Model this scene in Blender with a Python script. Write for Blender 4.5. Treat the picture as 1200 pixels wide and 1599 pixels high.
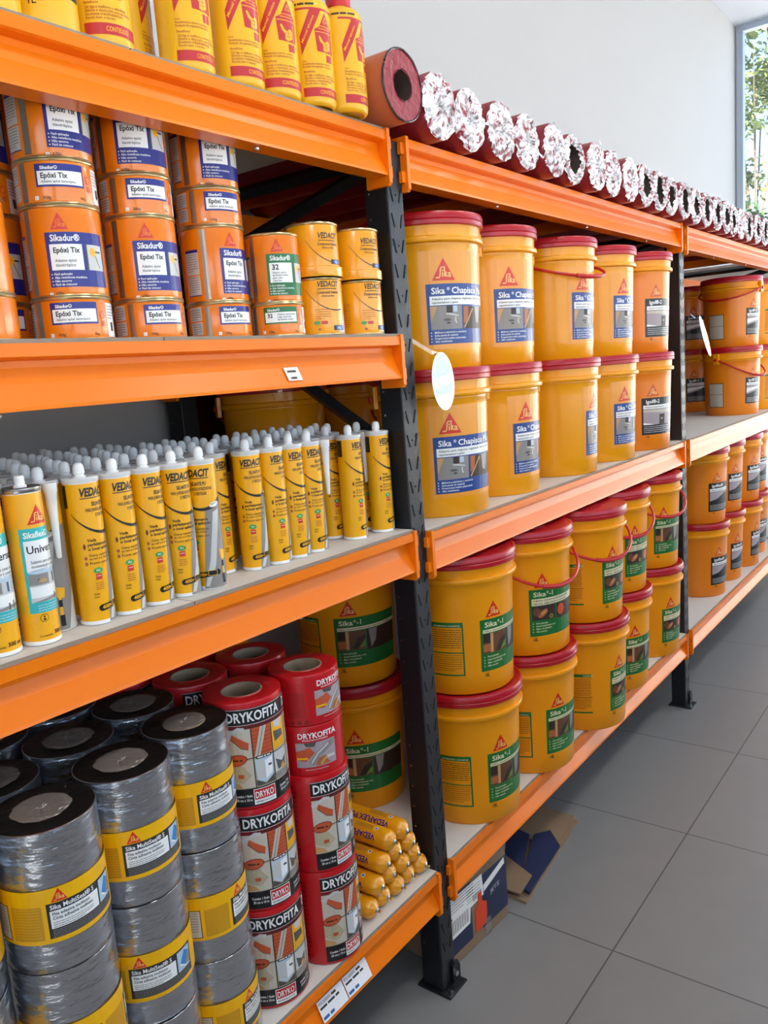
import bpy, bmesh, math, random
from mathutils import Vector, Matrix

for o in list(bpy.data.objects):
    bpy.data.objects.remove(o)
random.seed(11)
S = bpy.context.scene
COL = S.collection
rad = math.radians

# ------------------------------------------------------------------ camera
CAM = Vector((0.0, -1.0, 1.46))
FPX = 1290.0
RX = (0.5941871, -0.1772831, 0.784546)      # world X, Y, Z as seen in camera axes (right, down, forward)
RY = (-0.8008665, -0.0400222, 0.597504)
RZ = (-0.0745281, -0.9833458, -0.1657607)
cd = bpy.data.cameras.new('camera')
cam = bpy.data.objects.new('camera', cd)
COL.objects.link(cam)
cd.sensor_fit = 'VERTICAL'
cd.sensor_height = 24.0
cd.lens = FPX / 1599.0 * 24.0
cd.clip_start = 0.02
cam.matrix_world = Matrix(((RX[0], -RX[1], -RX[2], CAM.x), (RY[0], -RY[1], -RY[2], CAM.y),
                           (RZ[0], -RZ[1], -RZ[2], CAM.z), (0, 0, 0, 1)))
S.camera = cam

def project(p):
    q = Vector(p) - CAM
    c = [RX[i] * q.x + RY[i] * q.y + RZ[i] * q.z for i in range(3)]
    if c[2] <= 0.01:
        return (-9999, -9999)
    return (600 + FPX * c[0] / c[2], 799.5 + FPX * c[1] / c[2])

# ------------------------------------------------------------------ world, sun, lights, exposure
W = bpy.data.worlds.new('sky')
S.world = W
W.use_nodes = True
wn = W.node_tree
wn.nodes.clear()
sky = wn.nodes.new('ShaderNodeTexSky')
sky.sky_type = 'HOSEK_WILKIE'
sky.turbidity = 4.0
sky.ground_albedo = 0.4
sky.sun_direction = (-0.75, -0.25, 0.9)
bgn = wn.nodes.new('ShaderNodeBackground')
bgn.inputs['Strength'].default_value = 10.0
wo = wn.nodes.new('ShaderNodeOutputWorld')
wn.links.new(sky.outputs[0], bgn.inputs[0])
wn.links.new(bgn.outputs[0], wo.inputs[0])

ROOM_X0, ROOM_X1, ROOM_Y0, ROOM_Y1, ROOM_H = -3.4, 7.3, -4.6, 0.80, 3.90

def light(name, kind, loc, energy, color=(1, 1, 1), size=(1, 1), rot=(0, 0, 0), portal=False):
    d = bpy.data.lights.new(name, kind)
    o = bpy.data.objects.new(name, d)
    COL.objects.link(o)
    o.location = loc
    o.rotation_euler = rot
    d.energy = energy
    d.color = color
    if kind == 'AREA':
        d.shape = 'RECTANGLE'
        d.size, d.size_y = size
        d.cycles.is_portal = portal
    return o

sun = light('sun', 'SUN', (-5, -3, 8), 24.0, (1.0, 0.98, 0.95))
sun.rotation_euler = Vector((0.75, 0.25, -0.9)).to_track_quat('-Z', 'Y').to_euler()
sun.data.angle = rad(0.6)
# daylight through the two glazed fronts and the added side window
light('window_portal', 'AREA', (ROOM_X1 + 0.05, -1.9, 1.95), 1, size=(3.8, 5.2), rot=(0, rad(90), 0), portal=True)
light('added_window_portal', 'AREA', (ROOM_X0 - .25, -2.9, 2.0), 1, size=(1.4, 3.0), rot=(0, rad(-90), 0), portal=True)
light('shopfront_portal', 'AREA', (1.6, ROOM_Y0 - 0.05, 1.6), 1, size=(8.6, 3.1), rot=(rad(90), 0, 0), portal=True)
S.view_settings.view_transform = 'Standard'
S.view_settings.look = 'None'
S.view_settings.gamma = 1.0
S.view_settings.use_curve_mapping = False
S.view_settings.exposure = 0.44

# ------------------------------------------------------------------ materials
def srgb(h):
    h = h.lstrip('#')
    out = []
    for i in (0, 2, 4):
        c = int(h[i:i + 2], 16) / 255.0
        out.append(c / 12.92 if c <= 0.04045 else ((c + 0.055) / 1.055) ** 2.4)
    return (out[0], out[1], out[2], 1.0)

MATS = {}
def mat(key, color, rough=0.45, metal=0.0, bump=0.0, bscale=60.0, mottle=0.0, mscale=6.0, coat=0.0, spec=0.5, stretch=None):
    if key in MATS:
        return MATS[key]
    m = bpy.data.materials.new(key)
    m.use_nodes = True
    nt = m.node_tree
    b = nt.nodes['Principled BSDF']
    b.inputs['Base Color'].default_value = srgb(color)
    b.inputs['Roughness'].default_value = rough
    b.inputs['Metallic'].default_value = metal
    b.inputs['Specular IOR Level'].default_value = spec
    b.inputs['Coat Weight'].default_value = coat
    b.inputs['Coat Roughness'].default_value = 0.12
    if mottle > 0 or bump > 0:
        tc = nt.nodes.new('ShaderNodeTexCoord')
        src = tc.outputs['Object']
        if stretch:
            mp = nt.nodes.new('ShaderNodeMapping')
            mp.inputs['Scale'].default_value = stretch
            nt.links.new(src, mp.inputs['Vector'])
            src = mp.outputs['Vector']
    if mottle > 0:
        n = nt.nodes.new('ShaderNodeTexNoise')
        n.inputs['Scale'].default_value = mscale
        n.inputs['Detail'].default_value = 5.0
        nt.links.new(src, n.inputs['Vector'])
        r = nt.nodes.new('ShaderNodeMapRange')
        r.inputs['To Min'].default_value = 1.0 - mottle
        r.inputs['To Max'].default_value = 1.0 + mottle
        nt.links.new(n.outputs['Fac'], r.inputs['Value'])
        hs = nt.nodes.new('ShaderNodeHueSaturation')
        hs.inputs['Color'].default_value = srgb(color)
        nt.links.new(r.outputs['Result'], hs.inputs['Value'])
        nt.links.new(hs.outputs['Color'], b.inputs['Base Color'])
    if bump > 0:
        n2 = nt.nodes.new('ShaderNodeTexNoise')
        n2.inputs['Scale'].default_value = bscale
        n2.inputs['Detail'].default_value = 4.0
        nt.links.new(src, n2.inputs['Vector'])
        bp = nt.nodes.new('ShaderNodeBump')
        bp.inputs['Strength'].default_value = bump
        bp.inputs['Distance'].default_value = 0.01
        nt.links.new(n2.outputs['Fac'], bp.inputs['Height'])
        nt.links.new(bp.outputs['Normal'], b.inputs['Normal'])
    MATS[key] = m
    return m

def glassy(key, clear=0.9, rough=0.02, bump=0.0, bscale=40, tint='#ffffff'):
    if key in MATS:
        return MATS[key]
    m = bpy.data.materials.new(key)
    m.use_nodes = True
    nt = m.node_tree
    nt.nodes.clear()
    out = nt.nodes.new('ShaderNodeOutputMaterial')
    mix = nt.nodes.new('ShaderNodeMixShader')
    tr = nt.nodes.new('ShaderNodeBsdfTransparent')
    tr.inputs[0].default_value = srgb(tint)
    gl = nt.nodes.new('ShaderNodeBsdfGlossy')
    gl.inputs['Roughness'].default_value = rough
    mix.inputs[0].default_value = 1 - clear
    nt.links.new(tr.outputs[0], mix.inputs[1])
    nt.links.new(gl.outputs[0], mix.inputs[2])
    nt.links.new(mix.outputs[0], out.inputs[0])
    if bump > 0:
        tc = nt.nodes.new('ShaderNodeTexCoord')
        n2 = nt.nodes.new('ShaderNodeTexNoise')
        n2.inputs['Scale'].default_value = bscale
        nt.links.new(tc.outputs['Object'], n2.inputs['Vector'])
        bp = nt.nodes.new('ShaderNodeBump')
        bp.inputs['Strength'].default_value = bump
        bp.inputs['Distance'].default_value = 0.02
        nt.links.new(n2.outputs['Fac'], bp.inputs['Height'])
        nt.links.new(bp.outputs['Normal'], gl.inputs['Normal'])
    MATS[key] = m
    return m

def film_over(key, under, bright, scale=40.0, lo=0.42, hi=0.6, stretch=(1, 1, 1)):
    """crumpled clear film lying on a coloured face: its glints painted silvery over the colour below"""
    if key in MATS:
        return MATS[key]
    m = bpy.data.materials.new(key)
    m.use_nodes = True
    nt = m.node_tree
    b = nt.nodes['Principled BSDF']
    tc = nt.nodes.new('ShaderNodeTexCoord')
    mp = nt.nodes.new('ShaderNodeMapping')
    mp.inputs['Scale'].default_value = stretch
    n = nt.nodes.new('ShaderNodeTexNoise')
    n.inputs['Scale'].default_value = scale
    n.inputs['Detail'].default_value = 6.0
    n.inputs['Distortion'].default_value = 1.6
    r = nt.nodes.new('ShaderNodeValToRGB')
    r.color_ramp.elements[0].position = lo
    r.color_ramp.elements[0].color = srgb(under)
    r.color_ramp.elements[1].position = hi
    r.color_ramp.elements[1].color = srgb(bright)  # glints of the creased film put into the base colour
    bp = nt.nodes.new('ShaderNodeBump')
    bp.inputs['Strength'].default_value = 0.9
    bp.inputs['Distance'].default_value = 0.01
    nt.links.new(tc.outputs['Object'], mp.inputs['Vector'])
    nt.links.new(mp.outputs['Vector'], n.inputs['Vector'])
    nt.links.new(n.outputs['Fac'], r.inputs['Fac'])
    nt.links.new(n.outputs['Fac'], bp.inputs['Height'])
    nt.links.new(r.outputs['Color'], b.inputs['Base Color'])
    nt.links.new(r.outputs['Alpha'], b.inputs['Alpha'])
    mr = nt.nodes.new('ShaderNodeMapRange')
    mr.inputs['From Min'].default_value = lo
    mr.inputs['From Max'].default_value = hi
    mr.inputs['To Max'].default_value = 0.55
    nt.links.new(n.outputs['Fac'], mr.inputs['Value'])
    nt.links.new(mr.outputs['Result'], b.inputs['Metallic'])
    b.inputs['Roughness'].default_value = 0.22
    nt.links.new(bp.outputs['Normal'], b.inputs['Normal'])
    MATS[key] = m
    return m

ORANGE = mat('orange_beam_paint', '#f37a08', 0.3, spec=.3, mottle=0.04, mscale=4, bump=0.02, bscale=200)
BLACK_STEEL = mat('black_post_paint', '#14161a', 0.42, bump=0.12, bscale=260)
SLOT = mat('slot_dark', '#020202', 0.9)
BOARD = mat('white_board', '#d8d3c9', 0.55, mottle=0.05, mscale=12)
BOARD_EDGE = mat('board_edge', '#8f8474', 0.8, mottle=0.2, mscale=60)
STEEL = mat('bright_steel', '#c9c9c6', 0.25, 1.0)
WALL = mat('wall_paint', '#b8b8b7', 0.75, mottle=0.015, mscale=2, bump=0.03, bscale=120)
CEIL = mat('ceiling_paint', '#d6d8de', 0.8, mottle=0.015, mscale=2)
WHITE_PLASTIC = mat('white_plastic', '#f6f4f0', 0.35)
CLEAR_RIM = mat('grey_clear_rim', '#dcdcd8', 0.2, spec=0.8)
YELLOW_BUCKET = mat('yellow_bucket_plastic', '#f2990a', 0.3, spec=.3, mottle=0.05, mscale=5, bump=0.02, bscale=30)
AMBER_BUCKET = mat('amber_bucket_plastic', '#f2a00c', 0.24, spec=.45, mottle=0.04, mscale=5, bump=0.02, bscale=30)
ORANGE_BUCKET = mat('orange_bucket_sleeve', '#ec820c', 0.3, mottle=0.04, mscale=5)
RED_LID = mat('red_lid_plastic', '#b3121f', 0.3, mottle=0.06, mscale=14)
RED_HANDLE = mat('red_handle_plastic', '#c01c1c', 0.35)
CAN_ORANGE = mat('orange_can_print', '#ee7d0b', 0.22, coat=0.4)
CAN_AMBER = mat('amber_can_print', '#f6a30c', 0.24, coat=0.4)
TIN = mat('tin_rim', '#c9b98a', 0.28, 0.9)
SEAM_TIN = mat('seam_tin', '#a8a49a', 0.3, 0.9)
TUBE_YELLOW = mat('yellow_tube_plastic', '#f7b004', 0.32)
TUBE_GOLD = mat('gold_tube_plastic', '#f8b11a', 0.32)
BITUMEN = mat('black_bitumen', '#0c0a09', 0.35, bump=0.15, bscale=90)
FOIL = mat('aluminium_foil_wrap', '#c3c6cb', 0.20, 0.94, bump=0.42, bscale=22, mottle=0.10, mscale=14, stretch=(1, 1, 3.4))
KRAFT = mat('brown_cardboard_core', '#9a8266', 0.85, mottle=0.1, mscale=30)
KRAFT_DARK = mat('dark_core_inside', '#55423a', 0.9)
RED_WRAP = mat('red_roll_wrap', '#c4121a', 0.3, coat=0.3, mottle=0.08, mscale=20, bump=0.12, bscale=40)
MAROON_WRAP = mat('maroon_roll_wrap', '#8a1a20', 0.4, coat=0.2, mottle=0.18, mscale=18, bump=0.3, bscale=35)
MAROON_FACE = mat('maroon_roll_face', '#8e1622', 0.35, mottle=0.15, mscale=40, bump=0.3, bscale=60)
RUST_COVER = mat('rust_orange_roll_cover', '#b55f3a', 0.35, mottle=0.06, mscale=8)
ROLL_FILM = film_over('film_on_roll_end', '#94303a', '#f4f4f4', 34, 0.36, 0.50)
BOTTLE = mat('yellow_bottle_plastic', '#eeb41c', 0.35, mottle=0.05, mscale=9)
CAP_RED = mat('red_cap_plastic', '#c4202a', 0.4)
CARD = mat('cardboard', '#8b7156', 0.9, mottle=0.12, mscale=12)
CARD_BLUE = mat('blue_printed_cardboard', '#18244c', 0.7, mottle=0.1, mscale=8)
SAUSAGE = mat('amber_foil_sausage', '#eea012', 0.25, coat=0.4, bump=0.35, bscale=45, mottle=0.08, mscale=20)
CLEAR_FILM = glassy('clear_plastic_film', 0.66, 0.30, 0.7, 70, '#cfc4bb')
_nt = CLEAR_FILM.node_tree
_df = _nt.nodes.new('ShaderNodeBsdfDiffuse')
_df.inputs[0].default_value = srgb('#a4958a')
_m2 = _nt.nodes.new('ShaderNodeMixShader')
_m2.inputs[0].default_value = 0.38
_nt.links.new([n for n in _nt.nodes if n.type == 'MIX_SHADER' and n != _m2][0].outputs[0], _m2.inputs[1])
_nt.links.new(_df.outputs[0], _m2.inputs[2])
_nt.links.new(_m2.outputs[0], [n for n in _nt.nodes if n.type == 'OUTPUT_MATERIAL'][0].inputs[0])
ORANGE_CARD = mat('orange_sticker', '#e0431a', 0.5)

PAL = {
 'navy': ('#1c3f86', .35), 'navyd': ('#23237e', .3), 'white': ('#f2f0ea', .4), 'red': ('#d8290f', .35), 'logo': ('#f6c06a', .4),
 'film': ('#ee9a28', .3), 'green': ('#146b2a', .35), 'cream': ('#eadfb0', .4), 'black': ('#141414', .4), 'txt': ('#2a2a2a', .5),
 'grey': ('#8d8680', .45), 'greyl': ('#c9c7c2', .45), 'greyd': ('#55504c', .45), 'brown': ('#6a4023', .5), 'brownd': ('#38261a', .5),
 'brick': ('#b5622f', .5), 'tan': ('#c59a5e', .5), 'leaf': ('#6d8a2c', .5), 'bolddark': ('#3a2a10', .5), 'inkred': ('#bf2a2e', .4),
 'inkbrown': ('#b0532a', .5), 'teal': ('#2fb5b4', .35), 'skyb': ('#2f86c8', .4), 'paleb': ('#b9cbd8', .4), 'ochre': ('#c9920f', .45),
 'yellow': ('#f4b400', .35), 'gold': ('#f6b21a', .35), 'dred': ('#c8161d', .3), 'darkred': ('#7d0f12', .4), 'sand': ('#b5a988', .5),
 'terra': ('#c4542a', .5), 'badgeg': ('#3f9a4a', .4), 'badger': ('#d2342a', .4), 'pblue': ('#2c62a8', .4), 'orangeink': ('#ee7d0b', .3),
 'rust': ('#d2501e', .35), 'ambfoil': ('#eea012', .25), 'mauve': ('#a7989a', .5), 'beige': ('#c6bcaa', .5), 'capyellow': ('#f0b016', .35),
}
def pal(k):
    c, r = PAL[k]
    return mat('print_' + k, c, r, coat=0.15, mottle=0.02, mscale=50)

# ------------------------------------------------------------------ mesh helpers
MESH = {}
def cached(key, fn):
    if key not in MESH:
        MESH[key] = fn()
    return MESH[key]

def finish(bm, name, mats, smooth=True, angle=40):
    bmesh.ops.recalc_face_normals(bm, faces=bm.faces) if not getattr(bm, 'keep', False) else None
    me = bpy.data.meshes.new(name)
    bm.to_mesh(me)
    bm.free()
    for m in mats:
        me.materials.append(m)
    if smooth:
        me.shade_smooth()
        try:
            me.set_sharp_from_angle(angle=rad(angle))
        except Exception:
            pass
    return me

def lathe(name, prof, mats, seg=40, a0=0, a1=360, smooth=True, angle=35):
    """prof: list of (r, z[, material index of the band that starts here])"""
    bm = bmesh.new()
    full = abs(a1 - a0) >= 360
    n = seg if full else seg + 1
    rings = []
    for p in prof:
        r, z = p[0], p[1]
        if r < 1e-6:
            rings.append([bm.verts.new((0, 0, z))])
        else:
            rings.append([bm.verts.new((r * math.cos(rad(a0 + (a1 - a0) * i / seg)), r * math.sin(rad(a0 + (a1 - a0) * i / seg)), z)) for i in range(n)])
    for k in range(len(prof) - 1):
        A, B = rings[k], rings[k + 1]
        mi = prof[k][2] if len(prof[k]) > 2 else 0
        for i in range(seg):
            j = (i + 1) % n
            if len(A) == 1 and len(B) == 1:
                continue
            if len(A) == 1:
                f = bm.faces.new((A[0], B[j], B[i]))
            elif len(B) == 1:
                f = bm.faces.new((A[i], A[j], B[0]))
            else:
                f = bm.faces.new((A[i], A[j], B[j], B[i]))
            f.material_index = mi
    return finish(bm, name, mats, smooth, angle)

def add_box(bm, lo, hi, mi=0, bev=0.0):
    v = [bm.verts.new((x, y, z)) for x in (lo[0], hi[0]) for y in (lo[1], hi[1]) for z in (lo[2], hi[2])]
    fs = []
    for q in ((0, 1, 3, 2), (4, 6, 7, 5), (0, 4, 5, 1), (2, 3, 7, 6), (0, 2, 6, 4), (1, 5, 7, 3)):
        f = bm.faces.new([v[i] for i in q])
        f.material_index = mi
        fs.append(f)
    if bev > 0:
        es = list({e for f in fs for e in f.edges})
        bmesh.ops.bevel(bm, geom=es, offset=bev, segments=2, affect='EDGES', profile=0.5)
    return fs

def add_tube(bm, pts, r, seg=8, mi=0, closed=False):
    pts = [Vector(p) for p in pts]
    rings = []
    n = len(pts)
    for i, p in enumerate(pts):
        t = (pts[min(i + 1, n - 1)] - pts[max(i - 1, 0)]).normalized()
        up = Vector((0, 0, 1)) if abs(t.z) < 0.9 else Vector((1, 0, 0))
        a = t.cross(up).normalized()
        b = t.cross(a)
        rr = r[i] if isinstance(r, (list, tuple)) else r
        rings.append([bm.verts.new(p + a * rr * math.cos(2 * math.pi * k / seg) + b * rr * math.sin(2 * math.pi * k / seg)) for k in range(seg)])
    for i in range(n - 1):
        for k in range(seg):
            f = bm.faces.new((rings[i][k], rings[i][(k + 1) % seg], rings[i + 1][(k + 1) % seg], rings[i + 1][k]))
            f.material_index = mi
    for ring in (rings[0], rings[-1]):
        f = bm.faces.new(ring)
        f.material_index = mi
    return rings

def add_prism(bm, pts, axis, a, b, mi=0):
    """extrude a 2D outline along an axis ('x': pts are (y,z))"""
    def mk(p, t):
        return (t, p[0], p[1]) if axis == 'x' else ((p[0], t, p[1]) if axis == 'y' else (p[0], p[1], t))
    A = [bm.verts.new(mk(p, a)) for p in pts]
    B = [bm.verts.new(mk(p, b)) for p in pts]
    n = len(pts)
    fs = [bm.faces.new((A[i], A[(i + 1) % n], B[(i + 1) % n], B[i])) for i in range(n)]
    fs += [bm.faces.new(A), bm.faces.new(B[::-1])]
    for f in fs:
        f.material_index = mi
    return fs

def obj(name, me, parent=None, loc=(0, 0, 0), rot=(0, 0, 0)):
    o = bpy.data.objects.new(name, me)
    COL.objects.link(o)
    o.location = loc
    o.rotation_euler = rot
    if parent:
        o.parent = parent
    return o

def tag(o, label=None, cat=None, group=None, kind=None):
    if label: o['label'] = label
    if cat: o['category'] = cat
    if group: o['group'] = group
    if kind: o['kind'] = kind
    return o

def thing(name, label, cat, loc=(0, 0, 0), rz=0.0, group=None):
    o = bpy.data.objects.new(name, None)
    COL.objects.link(o)
    o.empty_display_size = 0.05
    o.location = loc
    o.rotation_euler = (0, 0, rz)
    return tag(o, label, cat, group)

def struct(name, me, loc=(0, 0, 0)):
    o = obj(name, me, None, loc)
    o['kind'] = 'structure'
    return o

# ------------------------------------------------------------------ printed labels
TEXT = {}
def text_geo(s, shear=0.0, bold=0.0, res=2):
    k = (s, shear, bold)
    if k in TEXT:
        return TEXT[k]
    c = bpy.data.curves.new('t', 'FONT')
    c.body = s
    c.size = 1.0
    c.shear = shear
    c.offset = bold
    c.resolution_u = res
    c.fill_mode = 'FRONT'
    o = bpy.data.objects.new('t', c)
    COL.objects.link(o)
    dg = bpy.context.evaluated_depsgraph_get()
    dg.update()
    me = bpy.data.meshes.new_from_object(o.evaluated_get(dg))
    vs = [(v.co.x, v.co.y) for v in me.vertices]
    fs = [tuple(p.vertices) for p in me.polygons]
    bpy.data.objects.remove(o)
    bpy.data.curves.remove(c)
    bpy.data.meshes.remove(me)
    x0 = min([v[0] for v in vs] or [0]); x1 = max([v[0] for v in vs] or [1])
    TEXT[k] = (vs, fs, x0, x1)
    return TEXT[k]
_h = text_geo('H')
CAPH = max(v[1] for v in _h[0])

class Design:
    def __init__(self):
        self.items = []
    def poly(self, layer, col, pts):
        self.items.append((layer, col, [tuple(p) for p in pts], [tuple(range(len(pts)))]))
    def rect(self, layer, col, x0, y0, x1, y1):
        self.poly(layer, col, [(x0, y0), (x1, y0), (x1, y1), (x0, y1)])
    def frame(self, layer, col, x0, y0, x1, y1, t):
        self.rect(layer, col, x0, y0, x1, y0 + t); self.rect(layer, col, x0, y1 - t, x1, y1)
        self.rect(layer, col, x0, y0 + t, x0 + t, y1 - t); self.rect(layer, col, x1 - t, y0 + t, x1, y1 - t)
    def ell(self, layer, col, cx, cy, rx, ry, n=20, rot=0):
        c, s = math.cos(rad(rot)), math.sin(rad(rot))
        pts = []
        for i in range(n):
            a, b = rx * math.cos(2 * math.pi * i / n), ry * math.sin(2 * math.pi * i / n)
            pts.append((cx + a * c - b * s, cy + a * s + b * c))
        self.poly(layer, col, pts)
    def stroke(self, layer, col, pts, w):
        """band through points; w one width or a list"""
        n = len(pts)
        L, R = [], []
        for i, p in enumerate(pts):
            a, b = pts[max(i - 1, 0)], pts[min(i + 1, n - 1)]
            dx, dy = b[0] - a[0], b[1] - a[1]
            l = math.hypot(dx, dy) or 1
            ww = (w[i] if isinstance(w, list) else w) / 2
            L.append((p[0] - dy / l * ww, p[1] + dx / l * ww)); R.append((p[0] + dy / l * ww, p[1] - dx / l * ww))
        for i in range(n - 1):
            self.poly(layer, col, [R[i], R[i + 1], L[i + 1], L[i]])
    def text(self, layer, col, s, x, y, h, w=None, shear=0.0, bold=0.012, align='l', rot=0):
        vs, fs, x0, x1 = text_geo(s, shear, bold)
        k = h / CAPH
        kx = k if w is None else w / (x1 - x0)
        wid = (x1 - x0) * kx
        ox = x - (wid / 2 if align == 'c' else wid if align == 'r' else 0)
        c, sn = math.cos(rad(rot)), math.sin(rad(rot))
        pts = []
        for v in vs:
            a, b = (v[0] - x0) * kx, v[1] * k
            pts.append((ox + a * c - b * sn, y + a * sn + b * c))
        self.items.append((layer, col, pts, fs))
    def lines(self, layer, col, x0, y1, x1, n, step, th, seed=1, full=False):
        """rows of print too small to read: broken strokes of word length"""
        rnd = random.Random(seed)
        for i in range(n):
            y = y1 - i * step
            end = x1 - (0 if full or i < n - 1 else (x1 - x0) * rnd.uniform(0.2, 0.5))
            x = x0
            while x < end - th:
                wl = min(rnd.uniform(1.5, 5.5) * th, end - x)
                self.rect(layer, col, x, y - th, x + wl, y)
                x += wl + th * 0.7
    def logo(self, layer, cx, y0, y1, w, col='red', ink='logo'):
        self.poly(layer, col, [(cx - w / 2, y0), (cx + w / 2, y0), (cx, y1)])
        h = y1 - y0
        # hand drawn lettering of the mark: a tall looped S, then i k a
        self.stroke(layer + 1, ink, [(cx - w * .33, y0 + h * .13), (cx - w * .19, y0 + h * .13), (cx - w * .15, y0 + h * .22), (cx - w * .13, y0 + h * .50), (cx - w * .09, y0 + h * .58), (cx - w * .0, y0 + h * .58)], h * .055)
        self.stroke(layer + 1, ink, [(cx - w * .045, y0 + h * .16), (cx - w * .045, y0 + h * .36)], h * .06)
        self.ell(layer + 1, ink, cx - w * .045, y0 + h * .44, h * .04, h * .04, 8)
        self.stroke(layer + 1, ink, [(cx + w * .045, y0 + h * .16), (cx + w * .045, y0 + h * .62)], h * .06)
        self.stroke(layer + 1, ink, [(cx + w * .06, y0 + h * .26), (cx + w * .13, y0 + h * .38)], h * .06)
        self.stroke(layer + 1, ink, [(cx + w * .07, y0 + h * .28), (cx + w * .15, y0 + h * .16)], h * .06)
        self.text(layer + 1, ink, 'a', cx + w * .17, y0 + h * .15, h * .30, bold=0.02)
    def mesh(self, name, radius, step=None, flat=False, base=0.0003, lift=0.00014, scale=1.0):
        """radius: number or function of height; wraps round Z with u=0 on the -Y side. flat: sheet in the XZ plane facing -Y"""
        cols = []
        bm = bmesh.new()
        for layer, col, pts, fs in self.items:
            if col not in cols:
                cols.append(col)
            mi = cols.index(col)
            z = base + lift * layer
            vv = [bm.verts.new((p[0] * scale, p[1] * scale, z)) for p in pts]
            for f in fs:
                try:
                    nf = bm.faces.new([vv[i] for i in f])
                    nf.material_index = mi
                except ValueError:
                    pass
        bm.normal_update()
        flip = [f for f in bm.faces if f.normal.z < 0]
        if flip:
            bmesh.ops.reverse_faces(bm, faces=flip)
        if not flat:
            R0 = radius(0.1) if callable(radius) else radius
            st = step or R0 * rad(7)
            x0 = min(v.co.x for v in bm.verts); x1 = max(v.co.x for v in bm.verts)
            k = math.ceil(x0 / st)
            while k * st < x1:
                bmesh.ops.bisect_plane(bm, geom=bm.verts[:] + bm.edges[:] + bm.faces[:], plane_co=(k * st, 0, 0), plane_no=(1, 0, 0), dist=1e-7)
                k += 1
            for v in bm.verts:
                u, y, z = v.co
                R = radius(y) if callable(radius) else radius
                a = -math.pi / 2 + u / R0
                v.co = ((R + z) * math.cos(a), (R + z) * math.sin(a), y)
        else:
            for v in bm.verts:
                u, y, z = v.co
                v.co = (u, -z, y)
        me = bpy.data.meshes.new(name)
        bm.to_mesh(me)
        bm.free()
        for c in cols:
            me.materials.append(pal(c))
        return me

def split_design(d, lo, hi=9.0):
    """separate printed fields of one print: [(part name, design)]"""
    out = {'printed_label': Design(), 'text_panel': Design(), 'symbol_panel': Design()}
    for it in d.items:
        xs = [p[0] for p in it[2]]
        if not xs:
            continue
        k = 'text_panel' if max(xs) < lo else 'symbol_panel' if min(xs) > hi else 'printed_label'
        out[k].items.append(it)
    return [(k, v) for k, v in out.items() if v.items]
PARTS = {}
def printed(key, fn, parent, radius, lo, hi=9.0, scale=1.0):
    if key not in PARTS:
        PARTS[key] = [(n, d.mesh(n, radius, scale=scale)) for n, d in split_design(fn(), lo, hi)]
    for n, me in PARTS[key]:
        obj(n, me, parent)

# ------------------------------------------------------------------ the room
def boxmesh(name, boxes, mats, bev=0.0):
    bm = bmesh.new()
    for b in boxes:
        add_box(bm, b[0], b[1], b[2] if len(b) > 2 else 0, bev)
    return finish(bm, name, mats, smooth=False)

def floor_material():
    m = bpy.data.materials.new('grey_floor_tiles')
    m.use_nodes = True
    nt = m.node_tree
    b = nt.nodes['Principled BSDF']
    tc = nt.nodes.new('ShaderNodeTexCoord')
    mp = nt.nodes.new('ShaderNodeMapping')
    mp.inputs['Location'].default_value = (-1.762 + 0.604 * 20, 0.270 + 0.604 * 20, 0)
    br = nt.nodes.new('ShaderNodeTexBrick')
    br.offset = 0.0
    br.squash = 1.0
    br.inputs['Scale'].default_value = 1.0
    br.inputs['Brick Width'].default_value = 0.604
    br.inputs['Row Height'].default_value = 0.604
    br.inputs['Mortar Size'].default_value = 0.0022
    br.inputs['Mortar Smooth'].default_value = 0.1
    br.inputs['Color1'].default_value = srgb('#7f7e7d')
    br.inputs['Color2'].default_value = srgb('#848382')
    br.inputs['Mortar'].default_value = srgb('#4c4c4c')
    nz = nt.nodes.new('ShaderNodeTexNoise')
    nz.inputs['Scale'].default_value = 9.0
    nz.inputs['Detail'].default_value = 6.0
    r = nt.nodes.new('ShaderNodeMapRange')
    r.inputs['To Min'].default_value = 0.93
    r.inputs['To Max'].default_value = 1.07
    hs = nt.nodes.new('ShaderNodeHueSaturation')
    L = nt.links
    L.new(tc.outputs['Object'], mp.inputs['Vector'])
    L.new(mp.outputs['Vector'], br.inputs['Vector'])
    L.new(tc.outputs['Object'], nz.inputs['Vector'])
    L.new(nz.outputs['Fac'], r.inputs['Value'])
    L.new(r.outputs['Result'], hs.inputs['Value'])
    L.new(br.outputs['Color'], hs.inputs['Color'])
    L.new(hs.outputs['Color'], b.inputs['Base Color'])
    b.inputs['Roughness'].default_value = 0.42
    return m

X0, X1, Y0, Y1, H = ROOM_X0, ROOM_X1, ROOM_Y0, ROOM_Y1, ROOM_H
struct('floor', boxmesh('floor', [((X0 - .2, Y0 - .2, -.06), (X1 + .2, Y1 + .15, 0))], [floor_material()]))
struct('ceiling', boxmesh('ceiling', [((X0 - .2, Y0 - .2, H), (X1 + .2, Y1 + .15, H + .15))], [CEIL]))
struct('wall_back', boxmesh('wall_back', [((X0 - .2, Y1, 0), (X1 + .2, Y1 + .15, H))], [WALL]))
struct('wall_left', boxmesh('wall_left', [((X0 - .2, -1.4, 0), (X0, Y1, H)), ((X0 - .2, Y0, 2.7), (X0, -1.4, H)), ((X0 - .2, Y0, 0), (X0, -4.4, 2.7)), ((X0 - .2, -4.4, 0), (X0, -1.4, 1.3))], [WALL]))
struct('wall_front', boxmesh('wall_front', [((X0, Y0 - .15, 0), (-2.7, Y0, H)), ((5.9, Y0 - .15, 0), (X1, Y0, H)), ((-2.7, Y0 - .15, 3.15), (5.9, Y0, H))], [WALL]))
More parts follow.
